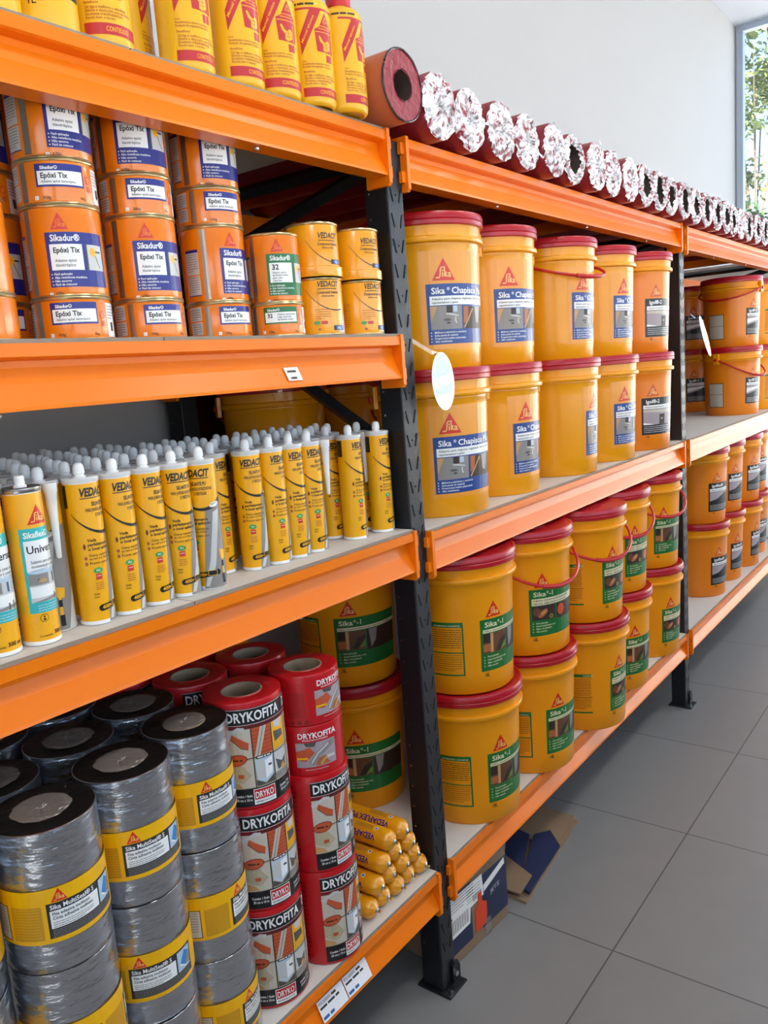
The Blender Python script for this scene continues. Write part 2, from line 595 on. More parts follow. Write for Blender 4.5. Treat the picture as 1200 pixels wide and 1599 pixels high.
struct('wall_right', boxmesh('wall_right', [((X1, Y0, 0), (X1 + .15, -4.5, H)), ((X1, -4.5, 0), (X1 + .15, Y1, .05))], [WALL]))
struct('aisle_shade_blocker', boxmesh('aisle_shade_blocker', [((-1.6, -2.30, 0), (4.4, -2.18, 1.05))], [mat('blocker_paint', '#8c8a86', 0.7)]))  # unseen partition added to shade the lower shelves
ALU = mat('window_aluminium', '#a9b4c2', 0.35, 0.3)
def window(name, along, a0, a1, at, z0, z1, mull):
    bm = bmesh.new()
    def bar(u0, u1, za, zb):
        if along == 'y':
            add_box(bm, (at - .02, u0, za), (at + .05, u1, zb))
        else:
            add_box(bm, (u0, at - .05, za), (u1, at + .02, zb))
    bar(a0, a0 + .045, z0, z1); bar(a1 - .045, a1, z0, z1)
    bar(a0 + .045, a1 - .045, z0, z0 + .05); bar(a0 + .045, a1 - .045, z1 - .05, z1)
    for u in mull:
        bar(u - .02, u + .02, z0 + .05, z1 - .05)
    w = struct(name, finish(bm, name, [ALU], smooth=False))
    bm = bmesh.new()
    if along == 'y':
        add_box(bm, (at + .012, a0 + .03, z0 + .03), (at + .018, a1 - .03, z1 - .03))
    else:
        add_box(bm, (a0 + .03, at - .018, z0 + .03), (a1 - .03, at - .012, z1 - .03))
    obj('pane', finish(bm, 'pane', [glassy('window_glass', 0.93, 0.0)], smooth=False), w)
window('window_1', 'y', -4.5, 0.785, X1 + .03, .05, H, (-0.95, -2.7))
window('added_fill_window', 'y', -4.4, -1.4, X0 - .1, 1.3, 2.7, (-2.9,))  # unseen window added to light the near sides of the stock
window('window_2', 'x', -2.7, 5.9, Y0 - .05, 0.0, 3.15, (-0.6, 1.5, 3.6))

# unseen ceiling lamps added for light from above: flat panels
PANEL = mat('lamp_frame_white', '#f0f0f0', 0.5)
DIFF = bpy.data.materials.new('lamp_diffuser'); DIFF.use_nodes = True
DIFF.node_tree.nodes['Principled BSDF'].inputs['Emission Color'].default_value = (1, .97, .92, 1)
DIFF.node_tree.nodes['Principled BSDF'].inputs['Emission Strength'].default_value = 2.0
LAMP_W = 12.0
for k, (lx, ly) in enumerate(((-0.6, -1.7), (1.4, -1.7), (3.4, -1.7), (5.4, -1.7))):
    lt = thing('added_ceiling_lamp', 'added unseen panel lamp on the ceiling above the aisle, %s from the glazed end' % ('fourth', 'third', 'second', 'nearest')[k], 'lamp', (lx, ly, H), 0, 'added ceiling lamps')
    obj('lamp_frame', boxmesh('lamp_frame', [((-.32, -.32, -.05), (.32, -.29, 0)), ((-.32, .29, -.05), (.32, .32, 0)), ((-.32, -.29, -.05), (-.29, .29, 0)), ((.29, -.29, -.05), (.32, .29, 0))], [PANEL]), lt)
    obj('diffuser', boxmesh('diffuser', [((-.29, -.29, -.04), (.29, .29, -.03))], [DIFF]), lt)
    l = light('added_panel_light', 'AREA', (0, 0, -.055), LAMP_W, (1.0, .98, .95), (.56, .56))
    l.parent = lt

# ------------------------------------------------------------------ outside the glazed end
struct('ground', boxmesh('ground', [((X1 + .2, -30, -.12), (40, 30, -.04)), ((-30, -40, -.12), (X1 + .2, Y0 - .2, -.04))], [mat('pale_paving', '#b4b4b2', 0.9, mottle=0.08, mscale=3)]))
GW = mat('garden_wall_paint', '#efece4', 0.8, mottle=0.05, mscale=2)
bm = bmesh.new()
add_box(bm, (13.0, -12, 0), (13.3, 9, 3.0))
for k in range(24):
    add_box(bm, (12.96, -12, .10 + k * .12), (13.0, 9, .19 + k * .12))
obj('garden_wall', finish(bm, 'garden_wall', [GW], smooth=False))
tag(bpy.data.objects['garden_wall'], 'pale slatted garden wall behind the shrubs outside the tall window', 'wall')
LEAF = mat('leaf_green', '#5c6b36', 0.6, mottle=0.35, mscale=4)
LEAF2 = mat('leaf_dark_green', '#38502c', 0.6, mottle=0.3, mscale=4)
BARK = mat('bark', '#6a5a48', 0.9, mottle=0.2, mscale=12)
def shrub(name, label, cat, x, y, h, r, z0, n, seed, leafmat, ls=.11):
    rnd = random.Random(seed)
    t = thing(name, label, cat, (x, y, -.04), 0, 'greenery outside the window')
    bm = bmesh.new()
    add_tube(bm, [(0, 0, 0), (.03, .02, z0 * .6), (0, 0, z0 + (h - z0) * .4)], [.03, .016, .008])
    for k in range(5):
        a = k * 2.4
        add_tube(bm, [(0, 0, z0 * .8), (r * .35 * math.cos(a), r * .35 * math.sin(a), z0 + (h - z0) * .35), (r * .7 * math.cos(a), r * .7 * math.sin(a), z0 + (h - z0) * (.45 + .05 * k))], [.014, .010, .006], 6)
    obj('trunk', finish(bm, 'trunk', [BARK]), t)
    bm = bmesh.new()
    hubs = [(rnd.uniform(-.75, .75) * r, rnd.uniform(-.75, .75) * r, z0 + (h - z0) * rnd.uniform(.05, .95)) for _ in range(17)]
    for k in range(n):
        hx, hy, hz = rnd.choice(hubs)
        p = Vector((hx + rnd.gauss(0, .15) * r, hy + rnd.gauss(0, .15) * r, hz + rnd.gauss(0, .16) * r))
        d = Vector((rnd.uniform(-1, 1), rnd.uniform(-1, 1), rnd.uniform(-.8, .4))).normalized()
        sdir = d.cross(Vector((rnd.uniform(-1, 1), rnd.uniform(-1, 1), 1))).normalized()
        l = ls * rnd.uniform(.6, 1.3)
        v = [bm.verts.new(p), bm.verts.new(p + d * l * .5 + sdir * l * .24), bm.verts.new(p + d * l), bm.verts.new(p + d * l * .5 - sdir * l * .24)]
        bm.faces.new(v)
    f = obj('foliage', finish(bm, 'foliage', [leafmat], smooth=False), t)
    f['kind'] = 'stuff'
    return t
shrub('tree', 'light green leafy tree outside the tall window, its crown near the window top', 'tree', 12.2, 1.75, 5.9, .75, 3.4, 3400, 3, LEAF, .12)
shrub('shrub', 'dark green bush outside the tall window, just above the far rolls', 'shrub', 10.2, 1.28, 3.05, .55, 1.0, 2800, 5, LEAF2)
shrub('shrub', 'lower leafy bush outside behind the last rolls, at the window bottom', 'shrub', 8.7, 0.95, 2.35, .42, .6, 1500, 8, LEAF)

# ------------------------------------------------------------------ the rack
RACK = thing('shelving_rack', 'long black and orange steel storage rack along the white wall', 'shelf', (0, 0, 0))
PW, PY0, PY1 = .055, .012, .070
DEPTH = .775
FRAMES = (-.455, 1.420, 3.290, 5.160, 7.030)

def post_mesh(front):
    bm = bmesh.new()
    h = 1.920
    add_box(bm, (0, 0, .006), (PW, PY1 - PY0, h), 0, .003)
    sgn = -1 if front else 1
    yf = -.0004 if front else PY1 - PY0 + .0004
    z = .10
    k = 0
    while z < h - .03:
        for sx in (-1, 1):
            cx = PW / 2 + sx * .0135
            top, bot = cx + sx * .0045, cx - sx * .0035
            pts = [(bot - .0016, z), (bot + .0016, z), (top + .0016, z + .027), (top - .0016, z + .027)]
            add_prism(bm, pts, 'y', yf - .0005, yf + .0005, 1)
        if k % 2 == 0:
            add_prism(bm, [(PW / 2 + .002 * math.cos(a), z + .014 + .002 * math.sin(a)) for a in [i * math.pi / 4 for i in range(8)]], 'y', yf - .0005, yf + .0005, 1)
        # side holes: bright steel discs painted for the light showing through
        for xs in (-.0004, PW + .0004):
            add_prism(bm, [(.046 + .0022 * math.cos(a), z + .02 + .0022 * math.sin(a)) for a in [i * math.pi / 4 for i in range(8)]], 'x', xs - .0005, xs + .0005, 2)
        z += .05
        k += 1
    return finish(bm, 'post', [BLACK_STEEL, SLOT, STEEL], smooth=False)

def foot_mesh():
    bm = bmesh.new()
    add_box(bm, (-.010, -.026, 0), (PW + .010, PY1 - PY0 + .010, .006), 0, .001)
    add_prism(bm, [(PW - .020, .006), (PW + .010, .006), (PW + .010, .040), (PW + .002, .056), (PW - .012, .058), (PW - .020, .050)], 'y', -.008, -.002)
    for bx in (.006,):
        add_prism(bm, [(bx + .005 * math.cos(a), -.018 + .005 * math.sin(a)) for a in [i * math.pi / 3 for i in range(6)]], 'z', .006, .013, 1)
    add_prism(bm, [(PW - .014 + .007 * math.cos(a), .032 + .007 * math.sin(a)) for a in [i * math.pi / 3 for i in range(6)]], 'y', -.015, -.008, 1)
    return finish(bm, 'foot', [BLACK_STEEL, STEEL], smooth=False)

for fx in FRAMES:
    p = obj('post', cached('post_f', lambda: post_mesh(True)), RACK, (fx, PY0, 0))
    obj('foot', cached('foot', foot_mesh), p)
    p = obj('post', cached('post_r', lambda: post_mesh(False)), RACK, (fx, DEPTH - (PY1 - PY0), 0))
    obj('foot', cached('foot_b', foot_mesh), p)
    xc = fx + PW / 2
    ya, yb = PY1 - .01, DEPTH - (PY1 - PY0) + .01
    for za, zb in ((.16, .16), (1.895, 1.895), (1.29, 1.72), (1.88, 1.72)):
        bm = bmesh.new()
        add_tube(bm, [(xc, ya, za), (xc, yb, zb)], .016, 4)
        obj('brace', finish(bm, 'brace', [BLACK_STEEL], smooth=False), RACK)

def beam_mesh(length, front=True):
    """open stepped section: top lip, deep slanted face, square end plates with hooks"""
    bm = bmesh.new()
    h = .085
    prof = [(0, 0), (0, -.017), (.004, -.019), (.021, -.021), (.021, -.030), (.016, -.050), (.0015, -.080), (0, -.085), (.004, -.085), (.040, -.085), (.040, 0)]
    add_prism(bm, prof, 'x', .010, length - .010, 0)
    for xa, s in ((0, 1), (length, -1)):
        x0, x1 = sorted((xa, xa + s * .010))
        add_prism(bm, [(-.003, .004), (-.003, -.098), (.002, -.104), (.055, -.104), (.055, .004)], 'x', x0, x1, 0)
        # hooks gripping the post
        for zz in (-.020, -.076):
            hx0, hx1 = sorted((xa + s * .002, xa - s * .011))
            add_box(bm, (hx0, .003, zz - .011), (hx1, .0115, zz + .011), 0)
    for bx in (length * .22, length * .52, length * .80):
        ret = bmesh.ops.create_uvsphere(bm, u_segments=8, v_segments=6, radius=.0045, matrix=Matrix.Translation((bx, .012, -.088)))
        for f in {f for v in ret['verts'] for f in v.link_faces}:
            f.material_index = 1
    return finish(bm, 'beam', [ORANGE, STEEL], smooth=False)

BAYS = {1: (-.400, 1.420), 2: (1.475, 3.290), 3: (3.345, 5.160), 4: (5.215, 7.030)}
SLOPE3 = .0080            # the tube shelf sags a little towards the slotted post
LV = {1: (1.930, 1.531, 1.119, .316), 2: (1.926, 1.106, .316), 3: (1.922, 1.104, .316), 4: (1.922, 1.104, .316)}
for b, (xa, xb) in BAYS.items():
    L = xb - xa
    for z in LV[b]:
        me = cached('beam%.3f' % L, lambda: beam_mesh(L))
        sl = SLOPE3 if (b == 1 and 1.0 < z < 1.2) else 0.0
        obj('beam', me, RACK, (xa, 0, z + sl * L), (0, math.atan(sl), 0))
        r = obj('beam', me, RACK, (xb, DEPTH + .002, z), (0, math.atan(-sl), math.pi))
        if z > 1.9 and 1 < b < 4:
            continue
        bm = bmesh.new()
        # three board lengths side by side, thin dark joints between
        n = 3
        w = L / n
        for k in range(n):
            x0, x1 = xa + k * w + .0015, xa + (k + 1) * w - .0015
            add_box(bm, (x0, .0075, z + .0003), (x1, DEPTH - .008, z + .006), 0)
            add_box(bm, (x0, .0050, z + .0003), (x1, .0075, z + .0058), 1)
        for v in bm.verts:
            v.co.z += sl * (xb - v.co.x)
        obj('shelf_board', finish(bm, 'shelf_board', [BOARD, BOARD_EDGE], smooth=False), RACK)
    if 1 < b < 4:
        z = LV[b][0]
        for k in (.33, .67):
            cx = xa + L * k
            obj('crossbar', boxmesh('crossbar', [((cx - .02, .046, z - .045), (cx + .02, DEPTH - .046, z - .012))], [ORANGE]), RACK)
MAROON_BOARD = mat('maroon_hardboard', '#43120e', 0.95, spec=.05, mottle=0.1, mscale=5)
for b in (2, 3, 4):
    xa, xb = BAYS[b]
    obj('back_panel', boxmesh('back_panel', [((xa + .01, DEPTH + .004, LV[b][1] + .01), (xb - .01, DEPTH + .010, 1.912))], [MAROON_BOARD]), RACK)
ZT = 1.9366; Z2 = 1.5376; Z3 = 1.1257; Z2B = 1.1126; Z2C = 1.1106; Z4 = .3226

# ------------------------------------------------------------------ buckets
BR0, BRT = .1275, .1385
def brad(z):
    return BR0 + (BRT - BR0) * z / .31
def bucket_body(kind):
    m2 = {'amber': AMBER_BUCKET, 'yellow': YELLOW_BUCKET, 'orange': ORANGE_BUCKET}[kind]
    top = YELLOW_BUCKET if kind != 'amber' else AMBER_BUCKET
    prof = [(0, .004), (BR0 - .012, .004), (BR0 - .010, 0), (BR0 - .003, 0), (BR0, .004)]
    prof += [(brad(z), z) for z in (.06, .12, .18, .24, .274)]
    prof += [(brad(.275) + .0004, .275, 1), (brad(.28), .280, 1), (.1462, .282, 1), (.1475, .284, 1), (.1475, .292, 1), (.1462, .294, 1), (.1405, .296, 1), (.1415, .322, 1), (.1415, .330, 1), (.13, .330, 1)]
    return lathe('bucket_body', prof, [m2, top], 48)
def bucket_lid():
    prof = [(.128, .318), (.1475, .318), (.1488, .320), (.1492, .328), (.1475, .330), (.1492, .332), (.1490, .340), (.1462, .346), (.142, .347), (.139, .3445), (.125, .3425), (.122, .3415), (.06, .3415), (.055, .3425), (.0, .3425)]
    return lathe('lid', prof, [RED_LID], 48, angle=25)
def lid_ridge():
    d = bmesh.new()
    # raised pull tab and lettering ridge moulded in the lid
    for a in range(-35, 36, 10):
        x, y = .075 * math.sin(rad(a)), -.075 * math.cos(rad(a))
        add_box(d, (x - .005, y - .004, .3415), (x + .005, y + .004, .3445), 0, .001)
    return finish(d, 'lid_emboss', [RED_LID])
def handle_mesh(drop, stand=.004):
    bm = bmesh.new()
    pts = []
    for t in range(-90, 91, 6):
        c = math.cos(rad(t))
        r = .1475 + stand + .010 * c
        pts.append((r * math.sin(rad(t)), -r * c, .285 - drop * c ** 1.3))
    add_tube(bm, pts, .0042, 8)
    # thicker grip in the middle
    g = [p for i, p in enumerate(pts) if 12 <= i <= 18]
    add_tube(bm, g, .0062, 8)
    return finish(bm, 'handle', [RED_HANDLE])
def ear_mesh(colmat, sg):
    bm = bmesh.new()
    add_box(bm, (sg * .150 - .006, -.015, .262), (sg * .150 + .006, .015, .316), 0, .002)
    x0, x1 = sorted((sg * .1555, sg * .162))
    add_prism(bm, [(.008 * math.cos(a), .285 + .008 * math.sin(a)) for a in [i * math.pi / 5 for i in range(10)]], 'x', x0, x1, 1)
    return finish(bm, 'handle_ear', [colmat, RED_HANDLE], smooth=False)

U0, U1 = -.042, .146
def label_chapisco():
    d = Design()
    d.rect(0, 'film', -.055, .045, .160, .262)
    d.logo(1, 0, .197, .246, .055)
    d.rect(1, 'navy', U0, .056, U1, .190)
    d.text(2, 'white', 'Sika', -.030, .168, .0135, bold=.02)
    d.text(2, 'white', '\u00ae', .006, .175, .0065)
    d.text(2, 'white', 'Chapisco Plus', .018, .168, .0135, w=.118, bold=.02)
    d.rect(2, 'white', -.035, .143, U1, .163)
    d.text(3, 'txt', 'Adesivo para chapisco, argamassa, reboco, textura,', -.030, .1545, .0048, w=.165)
    d.text(3, 'txt', 'rejuntamentos e gesso', -.030, .1465, .0048)
    d.rect(2, 'grey', -.035, .089, .044, .141)
    d.poly(3, 'tan', [(-.035, .141), (-.018, .141), (-.028, .120), (-.033, .105), (-.035, .105)])
    d.rect(3, 'brownd', .003, .125, .018, .141)
    d.rect(3, 'paleb', .020, .127, .031, .141)
    d.poly(3, 'greyl', [(.002, .127), (.034, .120), (.035, .117), (.002, .122)])
    d.ell(3, 'greyd', .004, .110, .009, .003); d.ell(3, 'brownd', .007, .103, .005, .002)
    d.stroke(3, 'white', [(.026, .116), (.025, .108), (.028, .102)], .002)
    d.rect(2, 'brownd', .049, .089, U1, .139)
    d.poly(3, 'brick', [(.049, .139), (.066, .139), (.062, .108), (.049, .100)])
    d.stroke(3, 'tan', [(.050, .091), (.066, .112), (.074, .124), (.082, .134)], .004)
    d.poly(3, 'grey', [(.090, .139), (.120, .139), (.110, .100), (.096, .104)])
    for i, t in enumerate(('Melhora a ader\u00eancia e resist\u00eancia', 'Evita perda do material', 'Proporciona melhor plasticidade', 'Alto rendimento')):
        y = .0805 - i * .0067
        d.poly(2, 'white', [(-.036, y), (-.036, y + .004), (-.033, y + .002)])
        d.text(2, 'white', t, -.027, y, .0042)
    return d
def label_sika(variant):
    d = Design()
    d.logo(1, 0, .192, .232, .046)
    d.rect(0, 'green', -.038, .055, U1, .187)
    d.text(1, 'cream', 'Sika', -.026, .167, .0125, w=.036, bold=.02)
    d.text(1, 'cream', '\u00ae', .0115, .1735, .0062)
    d.text(1, 'cream', '-1', .020, .167, .0125, bold=.02)
    if variant == 'A':
        d.rect(1, 'cream', -.031, .1525, U1, .161)
        d.text(2, 'bolddark', 'Aditivo impermeabilizante para argamassa e concreto', -.028, .1552, .0038, w=.150)
        d.rect(1, 'brown', -.031, .100, .040, .1505)
        d.rect(2, 'brownd', -.031, .128, -.012, .1505); d.rect(2, 'brick', -.031, .105, -.012, .124)
        d.rect(2, 'tan', -.011, .102, -.003, .1505)
        d.poly(2, 'brownd', [(.004, .102), (.020, .102), (.040, .128), (.040, .140), (.018, .128)])
        d.poly(2, 'leaf', [(.018, .102), (.040, .108), (.040, .124), (.030, .116)])
    else:
        d.rect(1, 'cream', -.031, .142, U1, .161)
        d.text(2, 'bolddark', 'Aditivo impermeabilizante para', -.028, .1535, .0048, w=.125)
        d.text(2, 'bolddark', 'reboco, argamassa e concreto', -.028, .1452, .0048, w=.115)
        d.rect(1, 'brownd', -.031, .100, .040, .140)
        d.ell(2, 'brick', .000, .119, .017, .008, rot=35); d.ell(3, 'tan', .002, .121, .010, .003, rot=35)
        d.ell(2, 'brown', -.018, .124, .011, .012); d.ell(2, 'tan', .026, .108, .006, .006); d.ell(3, 'green', .026, .108, .004, .004)
    d.rect(1, 'brownd', .044, .096, U1, .150 if variant == 'A' else .140)
    d.ell(2, 'rust', .062, .120, .014, .016) if variant == 'B' else d.poly(2, 'grey', [(.050, .150), (.075, .150), (.070, .118), (.056, .100)])
    for i, t in enumerate(('F\u00e1cil aplica\u00e7\u00e3o', 'Impermeabiliza\u00e7\u00e3o total', 'Maior durabilidade', 'N\u00e3o mancha')):
        y = .0895 - i * .0078
        d.poly(1, 'cream', [(-.030, y), (-.030, y + .004), (-.027, y + .002)])
        d.text(1, 'cream', t, -.020, y, .0042)
    d.text(1, 'bolddark', '18L', -.029, .041, .0085, w=.014)
    d.rect(1, 'bolddark', -.029, .0512, -.017, .0518)
    # the text panel further round
    if variant == 'A':
        d.frame(1, 'green', -.165, .050, -.079, .187, .004)
        d.rect(1, 'green', -.161, .174, -.083, .183)
        d.text(2, 'cream', 'ARGAMASSAS E CONCRETOS', -.152, .1765, .0040, w=.066)
        d.lines(1, 'bolddark', -.158, .169, -.085, 9, .0056, .0017, 3, True)
        d.rect(1, 'green', -.161, .108, -.083, .111)
        d.lines(1, 'bolddark', -.158, .104, -.085, 8, .0056, .0013, 4)
    else:
        d.rect(1, 'green', -.160, .176, -.100, .186)
        d.text(2, 'cream', 'CHAPISCO', -.124, .1785, .0040)
        d.lines(1, 'bolddark', -.158, .171, -.101, 11, .0052, .0016, 5, True)
        d.rect(1, 'bolddark', -.158, .110, -.098, .112)
        d.lines(1, 'bolddark', -.158, .106, -.101, 7, .0052, .0015, 6)
        d.rect(1, 'green', -.158, .058, -.098, .063)
    return d
def label_igol(word, pic):
    d = Design()
    d.logo(1, 0, .194, .238, .050, col='rust')
    d.rect(0, 'black', -.042, .056, U1, .188)
    d.text(1, 'white', word, -.026, .1685, .0125, bold=.022)
    d.rect(1, 'white', -.036, .148, U1, .162)
    d.text(2, 'txt', 'Impermeabilizante asf\u00e1ltico', -.028, .1525, .0050, w=.12)
    d.rect(1, 'mauve', -.036, .092, U1, .146)
    if pic == 'two':
        d.poly(2, 'beige', [(-.036, .146), (U1, .146), (U1, .128), (-.036, .138)])
        d.rect(2, 'brownd', .028, .092, .055, .128); d.ell(3, 'grey', .040, .112, .007, .004)
        d.poly(2, 'white', [(-.036, .100), (.01, .092), (-.036, .092)])
    elif pic == 'flex':
        d.poly(2, 'black', [(-.036, .105), (.0, .113), (.05, .138), (U1, .146), (U1, .092), (-.036, .092)])
    else:
        d.poly(2, 'white', [(-.036, .112), (.02, .128), (.10, .146), (U1, .146), (-.036, .135)])
        d.poly(2, 'black', [(-.036, .104), (.02, .118), (.06, .134), (U1, .140), (U1, .092), (-.036, .092)])
    d.lines(1, 'greyl', -.034, .086, .12, 4, .0066, .002, 9)
    d.text(1, 'bolddark', '18kg' if pic == 'flex' else '18L', -.024, .046, .006)
    if pic == 's':
        d.frame(1, 'black', -.235, .043, -.148, .166, .003)
        d.rect(1, 'beige', -.232, .046, -.151, .163)
        d.rect(2, 'black', -.232, .108, -.151, .1095)
        d.lines(2, 'greyl', -.228, .156, -.156, 7, .006, .0016, 12)
        d.lines(2, 'greyl', -.228, .101, -.156, 8, .006, .0016, 13)
    return d
BLABEL = {'chapisco': (label_chapisco, 'amber'), 'sikaA': (lambda: label_sika('A'), 'yellow'), 'sikaB': (lambda: label_sika('B'), 'yellow'),
          'igol2': (lambda: label_igol('Igol\u00ae-2', 'two'), 'orange'), 'igolflex': (lambda: label_igol('Igolflex\u00ae', 'flex'), 'orange'),
          'igols': (lambda: label_igol('Igol\u00ae S', 's'), 'orange')}
def bucket(kind, x, y, z, ang, label, group, handle=None, drop=.085, stand=.004):
    """ang: direction the printed triangle faces; handle: direction the bail hangs towards (None: away at the back)"""
    t = thing('plastic_bucket', label, 'bucket', (x, y, z), rad(ang + 90), group)
    fn, col = BLABEL[kind]
    obj('bucket_body', cached('bb_' + col, lambda: bucket_body(col)), t)
    l = obj('lid', cached('bl', bucket_lid), t)
    obj('lid_emboss', cached('ble', lid_ridge), l)
    printed('blab_' + kind, fn, t, brad, -.07)
    ha = rad((handle if handle is not None else 58) - ang)
    if handle is None:
        stand = -.004
    top = AMBER_BUCKET if col == 'amber' else YELLOW_BUCKET
    for sg in (-1, 1):
        obj('handle_ear', cached('ear%d' % sg + top.name, lambda: ear_mesh(top, sg)), t, rot=(0, 0, ha))
    obj('handle', cached('hd%.3f%.3f' % (drop, stand), lambda: handle_mesh(drop, stand)), t, rot=(0, 0, ha))
    return t

ORD = ('first', 'second', 'third', 'fourth', 'fifth', 'sixth', 'seventh', 'eighth', 'ninth', 'tenth', 'eleventh', 'twelfth', 'thirteenth',
       'fourteenth', 'fifteenth', 'sixteenth', 'seventeenth', 'eighteenth', 'nineteenth', 'twentieth')
BH = .3455
g2 = 'blue label buckets on the middle shelf'
LX = [(1.715, .135), (2.020, .145), (2.392, .130), (2.722, .130), (3.045, .115)]
LA = [(-129, -126.3), (-106.1, -120.7), (-90.6, -106.7), (-112.1, -108.2)]
for i in range(4):
    x, y = LX[i]
    bucket('chapisco', x, y, Z2B, LA[i][0], 'amber bucket with blue label, lower one of the %s stack from the slotted post' % ORD[i], g2)
    bucket('chapisco', x, y, Z2B + BH, LA[i][1], 'amber bucket with red handle across its front, upper in the third blue label stack' if i == 2 else 'amber bucket with blue label, upper one of the %s stack from the slotted post' % ORD[i], g2,
           handle=-108 if i == 2 else None, drop=.055, stand=.012)
bucket('igol2', LX[4][0], LX[4][1], Z2B, -128.8, 'orange bucket with small black label, lower one beside the second black post', 'black label buckets by the second post')
bucket('igol2', LX[4][0], LX[4][1], Z2B + BH, -119.9, 'orange bucket with small black label, upper one beside the second black post', 'black label buckets by the second post')
# second row on the middle shelf, seen through the end frame in the dark
for i, x in enumerate((1.64, 1.95)):
    bucket('chapisco', x, .60, Z2B, -20, 'amber bucket in shadow behind the sealant tubes, %s the diagonal brace' % ('left of' if i == 0 else 'right of'), 'buckets in the dark back row')
    if i: pass
g4 = 'green label buckets on the bottom shelf'
SX = [(1.735, .10, -111.3, -111.4, 'sikaA', 'sikaA', None), (2.045, .085, -113.6, -128, 'sikaA', 'sikaB', -114), (2.375, .055, -101.8, -109, 'sikaB', 'sikaB', -120),
      (2.705, .095, -119.8, -115.6, 'sikaA', 'sikaB', -125), (3.070, .100, -114.7, -125.6, 'sikaB', 'sikaA', -120)]
for i, (x, y, a0, a1, k0, k1, hd) in enumerate(SX):
    bucket(k0, x, y, Z4, a0, 'yellow green-labelled bucket, bottom of the %s stack from the slotted post' % ORD[i], g4)
    bucket(k1, x, y, Z4 + BH, a1, ('yellow green-labelled bucket with hanging red handle, top of the %s stack' if hd else 'yellow green-labelled bucket, top of the %s stack, beside the slotted post') % ORD[i], g4, handle=hd, drop=.088)
bucket('sikaA', 1.640, .405, Z4, -140.8, 'lower yellow bucket with green label in the shade behind the red tape rolls', 'green label buckets behind the first post')
bucket('sikaA', 1.640, .405, Z4 + BH, -136.9, 'upper yellow bucket with green label in the shade behind the red tape rolls', 'green label buckets behind the first post')
bucket('sikaB', 1.275, .595, Z4, 150, 'yellow bucket at the very back of the bottom shelf, half hidden', 'green label buckets behind the first post')
bucket('sikaB', 1.275, .595, Z4 + BH, 150, 'yellow bucket at the very back, its top hidden by the orange beam', 'green label buckets behind the first post')
bucket('sikaB', 3.02, .42, Z4, -120, 'yellow bucket behind the fifth green label stack, lower', 'green label buckets on the bottom shelf')
bucket('sikaB', 3.02, .42, Z4 + BH, -120, 'yellow bucket behind the fifth green label stack, its lid just under the beam', 'green label buckets on the bottom shelf')
# third bay
g5 = 'black label buckets at the far end of the bottom shelf'
for i, (x, y, a0, a1) in enumerate(((3.935, .15, -117.4, -121), (4.235, .152, -110.8, -116), (4.545, .14, -105.7, -115.2), (4.85, .172, -112, -112))):
    bucket('igolflex', x, y, Z4, a0, 'orange bucket with large black label, bottom of the %s far stack past the second post' % ORD[i], g5)
    bucket('igolflex', x, y, Z4 + BH, a1, 'orange bucket with large black label, top of the %s far stack past the second post' % ORD[i], g5, handle=60 if i else -300)
g6 = 'black label buckets on the far middle shelf'
bucket('igols', 4.605, .155, Z2C, -118.4, 'orange bucket with black label and white text panel, lower, past the second post', g6, handle=-105, drop=.09)
bucket('igols', 4.605, .155, Z2C + BH, -116.4, 'orange bucket with black label and white text panel, upper, past the second post', g6, handle=172, drop=.05)
bucket('igols', 4.93, .475, Z2C, -150, 'orange bucket half hidden behind the second black post, lower', g6)
bucket('igols', 4.93, .475, Z2C + BH, -150, 'orange bucket half hidden behind the second black post, upper', g6)
bucket('sikaB', 4.945, .15, Z2C, -60, 'plain yellow bucket at the far picture edge, lower of two', g6)
bucket('sikaB', 4.945, .15, Z2C + BH, -60, 'plain yellow bucket at the far picture edge, upper of two', g6)

# ------------------------------------------------------------------ sealant cartridges
TR = .0248
def tube_body(m):
    prof = [(0, .001), (TR - .004, 0), (TR - .001, 0, 1), (TR + .0004, .0015, 1), (TR + .0004, .006, 1), (TR, .0062, 0), (TR, .206, 0), (TR, .2062, 1), (TR, .2115, 1), (TR - .002, .212, 1), (.008, .211)]
    return lathe('cartridge_body', prof, [m, WHITE_PLASTIC], 32)
def tube_top(metal):
    prof = [(TR + .0006, .2075), (TR + .0012, .209), (TR + .0012, .2135), (TR - .001, .2148), (TR - .003, .2125), (.010, .2115), (0, .2115)]
    return lathe('end_rim', prof, [STEEL if metal else CLEAR_RIM], 32)
def tube_cap(short):
    if short:
        prof = [(.0085, .211), (.0085, .2165), (.0066, .217), (.0066, .2275), (.0055, .229), (0, .229)]
    else:
        prof = [(.0092, .2115), (.0092, .2155), (.0070, .216), (.0070, .2185), (.0082, .219), (.0082, .2215), (.0079, .2275), (.0066, .2318), (.004, .2342), (0, .2350)]
    return lathe('cap', prof, [WHITE_PLASTIC], 20)
